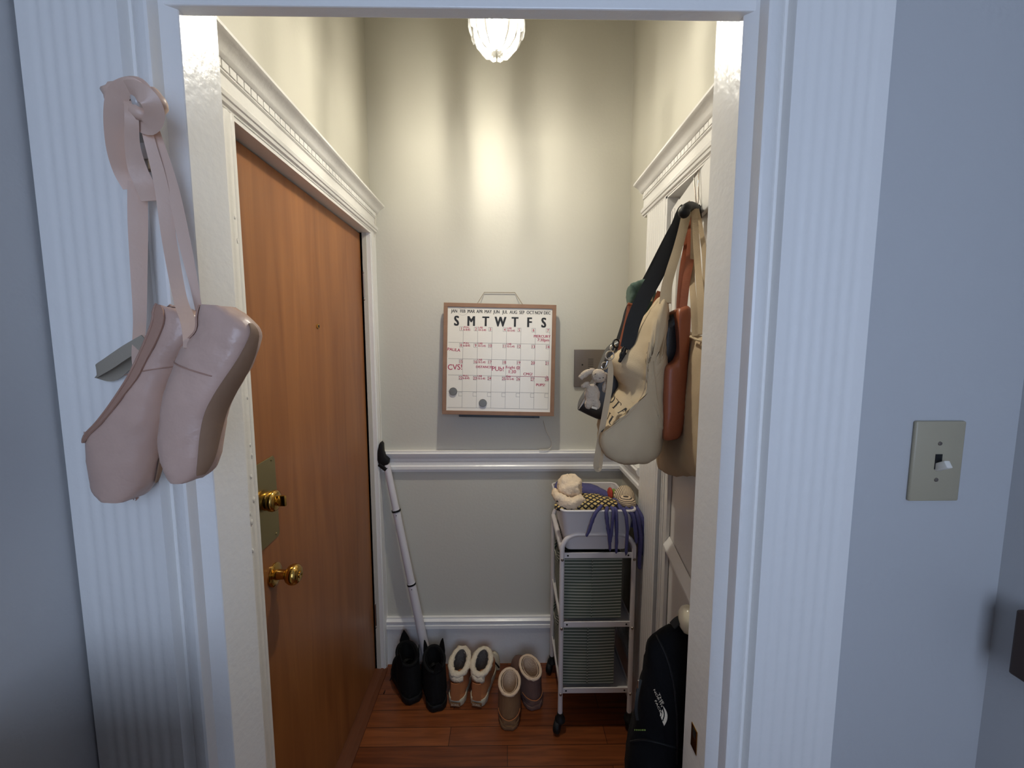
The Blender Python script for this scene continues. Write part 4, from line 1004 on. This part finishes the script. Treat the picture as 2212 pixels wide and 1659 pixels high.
# line the rings up at their highest point
def fromtop(r):
    i = max(range(len(r)), key=lambda k: r[k].z); return r[i:]+r[:i]
rG, rM = fromtop(rG), fromtop(rM)
rings = [scaled(rG, .5, -AWAY*.018), scaled(rG, .82, -AWAY*.013), rG, [a.lerp(c, .45) for a, c in zip(rG, rM)], rM, scaled(rM, .97, AWAY*.09), scaled(rM, .9, AWAY*.17), scaled(rM, .6, AWAY*.20)]
body = MB().loft(rings).build('bag_body', 'canvas', tt, smooth=180, sub=1, disp=(.0065, 13, 4))
ystrap([(1494, 441, 1.03), (1486, 452, 1.0), (1474, 500, .985), (1463, 540, .975), (1449, 585, .96), (1440, 620, .95), (1437, 655, .94)], [.020, .022, .021, .021, .022, .024, .026], 'strap', 'canvas', tt, .004)
ystrap([(1478, 470, 1.07), (1460, 500, 1.08), (1442, 530, 1.08), (1425, 575, 1.07), (1412, 605, 1.06), (1405, 650, 1.05)], [.008, .010, .011, .010, .009, .010], 'strap', 'canvas', tt, .004)
# letters printed on the bag's face
dg = bpy.context.evaluated_depsgraph_get(); dg.update()
def tree(o):
    mw = Matrix.Translation(WL[o.name]); me = o.data
    return BVHTree.FromPolygons([mw @ v.co for v in me.vertices], [tuple(p.vertices) for p in me.polygons])
def onto(tr, x, y, lift=.0012):
    d = ray(x, y).normalized(); h = tr.ray_cast(V((0, 0, CH)), d)
    return None if h[0] is None else h[0]-d*lift
def stroke(b, tr, pts, w):
    P = smoothpath([(*p, ww) for p, ww in zip(pts, w if isinstance(w, (list, tuple)) else [w]*len(pts))], 6); row = []
    for i, p in enumerate(P):
        a, c = P[max(i-1, 0)], P[min(i+1, len(P)-1)]; dx, dy = c[0]-a[0], c[1]-a[1]; L = math.hypot(dx, dy) or 1
        nx, ny = -dy/L*p[2]/2, dx/L*p[2]/2
        q = [onto(tr, p[0]+nx*s, p[1]+ny*s) for s in (-1, 1)]
        if None in q: continue
        row.append(q)
    for (a, c), (d, e) in zip(row, row[1:]):
        if (a-d).length < .012: b.add([a, c, e, d], [(0, 1, 2, 3)])
tr = tree(body)
def zz(l): return [(1300+x/13.825, 840+y/13.825) for x, y in l]
for lst in (((((375, 200), (382, 265), (345, 345), (275, 398), (205, 380)), (12, 26, 32, 26, 10)),),
            (((430, 285), (500, 370), (575, 440), (560, 490)), (14, 14, 16, 16)), (((505, 375), (430, 470), (345, 560)), (28, 28, 28)), (((312, 540), (362, 582)), (18, 18)),
            (((728, 570), (690, 650)), (46, 46)), (((695, 580), (580, 660), (480, 715)), (14, 13, 13)), (((468, 700), (505, 735)), (14, 14)), (((590, 640), (650, 665)), (12, 12)),
            (((240, 715), (205, 810), (160, 910)), (15, 13, 11)), (((330, 820), (265, 920), (228, 980), (232, 1030), (270, 1068)), (40, 40, 34, 26, 12)), (((290, 800), (352, 840)), (18, 18)), (((225, 700), (262, 745)), (14, 14)),
            (((70, 1030), (72, 1110), (50, 1200), (-10, 1290)), (10, 28, 34, 20))):
    if len(lst) == 1: lst = lst[0]
    b = MB(); stroke(b, tr, zz(lst[0]), [v/13.825 for v in lst[1]])
    if b.f: b.build('lettering', 'ink', tt, smooth=0, solid=.0004)
# seam of the gusset
b = MB(); P = [onto(tr, x, y, .0005) for x, y in smoothpath([(1402, 740), (1397, 790), (1392, 840), (1369, 882), (1332, 914), (1302, 936)], 6)]; P = [p for p in P if p is not None]
if len(P) > 3: b.tube(P, .0017, 6).build('seam', 'canvas2', tt)
b = MB(); P = [onto(tr, x, y, .0005) for x, y in smoothpath([(1412, 780), (1418, 840), (1426, 890), (1433, 930)], 6)]; P = [p for p in P if p is not None]
if len(P) > 3: b.tube(P, .0012, 6).build('seam', 'canvas2', tt)
ystrap([(1317, 772, .955), (1319, 800, .948), (1316, 840, .945), (1309, 880, .945), (1300, 930, .948), (1291, 980, .955), (1288, 1008, .962), (1294, 1012, .97), (1299, 980, .975), (1305, 940, .985)], [.006, .013, .014, .014, .014, .014, .014, .013, .012, .010], 'hanging_strap', 'canvas2', tt, .0022)

# black handbag with wide webbing strap
t = thing('black_handbag', 'black leather handbag with wide webbing strap and metal rings', 'bag', at(1280, 905, Y=1.08))
K = [(1352, 730), (1334, 736), (1318, 748), (1303, 782), (1286, 822), (1262, 858), (1247, 884), (1252, 889), (1290, 907), (1304, 905), (1330, 870), (1345, 830), (1352, 780)]
r0 = outl(K, 1.06, 64, 2); MB().loft(pillow([r0, [p+AWAY*.02 for p in r0]], .14, .9)).build('bag_body', 'blacklea', t, smooth=50, sub=1)
K2 = [at(x, y, Y=1.048) for x, y in ((1290, 800), (1284, 826), (1262, 862), (1250, 884), (1262, 868), (1280, 842), (1294, 812))]
MB().loft([[p+V((0, dy, 0)) for p in K2] for dy in (-.004, .004)]).build('side_gusset', 'steel', t, smooth=40)
ystrap([(1480, 447, 1.04), (1474, 458, 1.02), (1462, 495, 1.015), (1440, 545, 1.01), (1418, 592, 1.005), (1392, 640, 1.0), (1370, 690, .995), (1358, 735, .99), (1351, 752, .99)], [.022, .028, .034, .036, .037, .037, .036, .033, .026], 'strap', 'strapblack', t, .003)
ystrap([(1482, 450, 1.09), (1470, 465, 1.10), (1448, 505, 1.11), (1425, 550, 1.12), (1402, 595, 1.13), (1385, 625, 1.13), (1360, 665, 1.12), (1350, 700, 1.10), (1338, 735, 1.08)], [.016, .019, .021, .022, .022, .022, .02, .02, .018], 'strap', 'strapblack', t, .003)
def ring_at(x, y, Y, R_, r, m, parent, nm='ring', tilt=.5):
    c = at(x, y, Y=Y); u = V((math.cos(tilt), math.sin(tilt), 0)); w = V((.1, .3, 1)).normalized()
    P = [c+(u*math.cos(a)+w*math.sin(a))*R_ for a in [2*math.pi*k/20 for k in range(21)]]
    return MB().tube(P, r, 8, False).build(nm, m, parent)
ring_at(1350, 757, .99, .010, .0025, 'blackrub', t); ring_at(1342, 768, .985, .007, .0028, 'blackrub', t, 'clasp', 1.0)
MB().tube([at(1351, 752, Y=.988), at(1346, 765, Y=.984), at(1338, 782, Y=.98)], [.004, .006, .004], 8).build('clasp', 'blackrub', t)
ring_at(1331, 742, 1.05, .011, .0024, 'blackrub', t); ring_at(1324, 752, 1.045, .009, .0022, 'chrome', t)
# second bag: green pouch with brown leather tab
t = thing('green_pouch', 'dark green cloth pouch with brown leather tab behind the black straps', 'pouch', at(1385, 660, Y=1.12))
K = [(1361, 622), (1363, 612), (1375, 607), (1392, 603), (1412, 603), (1420, 620), (1412, 660), (1395, 690), (1370, 690), (1361, 665)]
r0 = outl(K, 1.10, 48, 3); MB().loft(pillow([r0, [p+AWAY*.02 for p in r0]], .10, .7)).build('pouch_body', 'green', t, smooth=180, sub=1, disp=(.003, 30, 2))
ystrap([(1364, 657, 1.085), (1357, 690, 1.075), (1347, 725, 1.06), (1337, 760, 1.045), (1333, 772, 1.04)], [.020, .018, .014, .009, .006], 'leather_tab', 'brownlea', t, .004)
b = MB().tube([at(1356, 656, Y=1.083), at(1373, 660, Y=1.083)], .0035, 8); b.build('tab_roll', 'brownlea', t)
ystrap([(1425, 630, 1.05), (1416, 655, 1.045), (1408, 676, 1.04)], .014, 'leather_tab', 'brownlea', t, .004)

# plush rabbit key charm
t = thing('plush_rabbit', 'small beige plush rabbit charm hanging from the bag by a ring', 'soft toy', at(1282, 880, Y=.97))
RY = .965
def e(x, y, rx, ry, Y=RY, rz=None, rot=0): 
    s = Y/860*1.0; c = at(x, y, Y=Y); return c, (rx*s, (rz or min(rx, ry))*s, ry*s), Matrix.Rotation(rot, 3, 'Y')
c, r, R3 = e(1279, 852, 17, 23, rz=13); body_ = MB().ball(c, r, 24, R3)
for x, y, rx, ry, ro in ((1271, 873, 8.5, 12, .1), (1289, 872, 8, 13, -.15)):
    c, r, R3 = e(x, y, rx, ry, RY-.006, rot=ro); body_.ball(c, r, 16, R3)
for x, y, rx, ry, ro in ((1264, 831, 6, 11, 1.05), (1307, 836, 6.5, 13, .12)):
    c, r, R3 = e(x, y, rx, ry, RY-.004, rot=ro); body_.ball(c, r, 16, R3)
c, r, R3 = e(1293, 812, 16, 15.5, RY-.008, rz=15); body_.ball(c, r, 22, R3)
body_.build('body', 'plush', t, smooth=180, remesh=.0022, relax=3, disp=(.0012, 150, 1))
for pts in ([(1284, 800, RY), (1272, 803, RY-.004), (1260, 811, RY-.006), (1253, 818, RY-.006)], [(1306, 806, RY), (1312, 818, RY), (1312, 832, RY+.002)]):
    P = smoothpath(px3(pts), 5); n = len(P); MB().tube(P, [.0045+.0035*math.sin(math.pi*(i/(n-1))*.86) for i in range(n)], 12).build('ear', 'plush', t, smooth=180, disp=(.0010, 150, 1))
for x, y in ((1286, 808), (1303, 816)): MB().ball(at(x, y, Y=RY-.0245), .0014, 10).build('eye', 'dark', t)
MB().ball(at(1296, 817, Y=RY-.0255), (.0022, .0012, .0012), 10).build('nose', 'mauve', t)
MB().obox(at(1284, 881, Y=RY-.012), (.0068, 0, -.0020), (0, .0006, 0), (.0008, 0, .0026)).build('tag', 'fur', t, smooth=0)
ring_at(1306, 790, RY-.002, .009, .0013, 'chrome', t, 'key_ring', .3)
ring_at(1317, 768, .955, .011, .0018, 'chrome', t, 'key_ring', .2)
MB().tube(smoothpath(px3([(1306, 798, RY-.004), (1309, 790, RY-.006), (1312, 780, .958)]), 4), .0014, 6).build('chain', 'chrome', t)

# ================================================================== BACKPACK
t = thing('backpack', 'black backpack with white logo hanging from the white door knob', 'backpack', V((.34, .90, .45)))
K = [(1510, 1352), (1497, 1348), (1480, 1344), (1463, 1347), (1450, 1343), (1439, 1350), (1416, 1369), (1403, 1378), (1397, 1410), (1385, 1462), (1377, 1500), (1371, 1560), (1357, 1600), (1351, 1650), (1350, 1760), (1362, 1860), (1400, 1905), (1470, 1905), (1505, 1860), (1516, 1700), (1518, 1500)]
r0 = outl(K, .80, 88, 2)
def back(dy): return AWAY*dy+V((.15, 0, -.76))*dy
bp = MB().loft([scaled(r0, .45, -AWAY*.045), scaled(r0, .72, -AWAY*.036), scaled(r0, .92, -AWAY*.015), r0, [p+back(.06) for p in r0], scaled(r0, .96, back(.13)), scaled(r0, .86, back(.18)), scaled(r0, .6, back(.20))]).build('pack_body', 'pack', t, smooth=180, sub=1, disp=(.004, 14, 6))
tr = tree(bp)
def L3(p): return (1400+p[0]/10.37, 1440+p[1]/10.37)
def patch(b, poly):
    """fill a small printed shape lying on the pack"""
    P = [onto(tr, *L3(p)) for p in poly]
    if None in P: return
    b.add(P, [tuple(range(len(P)))])
b = MB()
A1 = smoothpath([(335, 880), (400, 980), (433, 1090), (420, 1210), (360, 1330)], 5); A2 = smoothpath([(352, 960), (374, 1050), (362, 1150), (330, 1215), (320, 1235)], 5)
B1 = smoothpath([(322, 955), (346, 1030), (348, 1100), (330, 1160), (312, 1203)], 5); B2 = smoothpath([(306, 990), (316, 1040), (308, 1090), (295, 1120), (287, 1140)], 5)
C1 = smoothpath([(288, 1020), (301, 1060), (296, 1090), (284, 1110), (276, 1122)], 5); C2 = smoothpath([(268, 1040), (270, 1060), (268, 1075), (266, 1085), (264, 1092)], 5)
for U, W in ((A1, A2), (B1, B2), (C1, C2)):
    for i in range(len(U)-1): patch(b, [U[i], U[i+1], W[i+1], W[i]])
for txt, o, dx, sz, adv in (('THE', (215, 600), (.40, .916), 62, 1), ('NORTH', (112, 515), (.42, .908), 62, 1), ('FACE', (140, 760), (.42, .908), 62, 1)):
    vsx, fs = text_geo(txt, 1.0, .03)
    W_ = max(p.x for p in vsx); Ln = {'THE': 270, 'NORTH': 430, 'FACE': 300}[txt]
    upv = (.86, -.5)
    pts_ = [(o[0]+dx[0]*p.x/W_*Ln+upv[0]*p.y*sz, o[1]+dx[1]*p.x/W_*Ln+upv[1]*p.y*sz) for p in vsx]
    P = [onto(tr, *L3(p)) for p in pts_]
    if None not in P: b.add(P, fs)
b.build('logo', 'fur', t, smooth=0)
b = MB(); P = [onto(tr, x, y, .001) for x, y in smoothpath([(1418, 1372), (1440, 1420), (1455, 1480), (1462, 1560), (1462, 1650)], 8)]; P = [p for p in P if p is not None]
b.tube(P, .0025, 6).build('zipper', 'blackrub', t)
b = MB(); P = [onto(tr, x, y, .0012) for x, y in smoothpath([(1362, 1602), (1390, 1598), (1430, 1606), (1480, 1622)], 6)]; P = [p for p in P if p is not None]
b.tube(P, .002, 6).build('pocket_edge', 'blackrub', t)
b = MB()
for i in range(6):
    p = onto(tr, 1372+i*4.2, 1577, .0012)
    if p is not None: b.obox(p, (.0016, 0, 0), (0, .0005, 0), (0, 0, .0012))
if b.f: b.build('stitching', 'limegreen', t, smooth=0)
ystrap([(1384, 1468, .80), (1377, 1500, .79), (1374, 1530, .785), (1377, 1555, .79)], .006, 'side_strap', 'strapblack', t, .002)
MB().tube([at(1379, 1470, Y=.79), at(1378, 1486, Y=.788)], .0018, 8).build('strap_buckle', 'chrome', t)
kp = dp(KA, .03, .965)
ystrap_pts = smoothpath([at(1452, 1352, Y=.80), at(1470, 1338, Y=.80), kp+V((0, -.002, .013)), kp+V((.01, .02, .012)), at(1490, 1350, Y=.86)], 6)
MB().ribbon(ystrap_pts, .018, .003, None, (0, 1, .2)).build('top_handle', 'strapblack', t)
# ------------------------------------------------------------------ picture settings
vs = SC.view_settings; SC.display_settings.display_device = 'sRGB'
vs.view_transform = 'Standard'; vs.look = 'None'; vs.exposure = 0.0; vs.gamma = 1.0
vs.use_curve_mapping = False
try:
    SC.cycles.max_bounces = 9; SC.cycles.diffuse_bounces = 4; SC.cycles.glossy_bounces = 3; SC.cycles.transmission_bounces = 7; SC.cycles.transparent_max_bounces = 8
    SC.cycles.caustics_refractive = False; SC.cycles.caustics_reflective = False
except Exception:
    pass
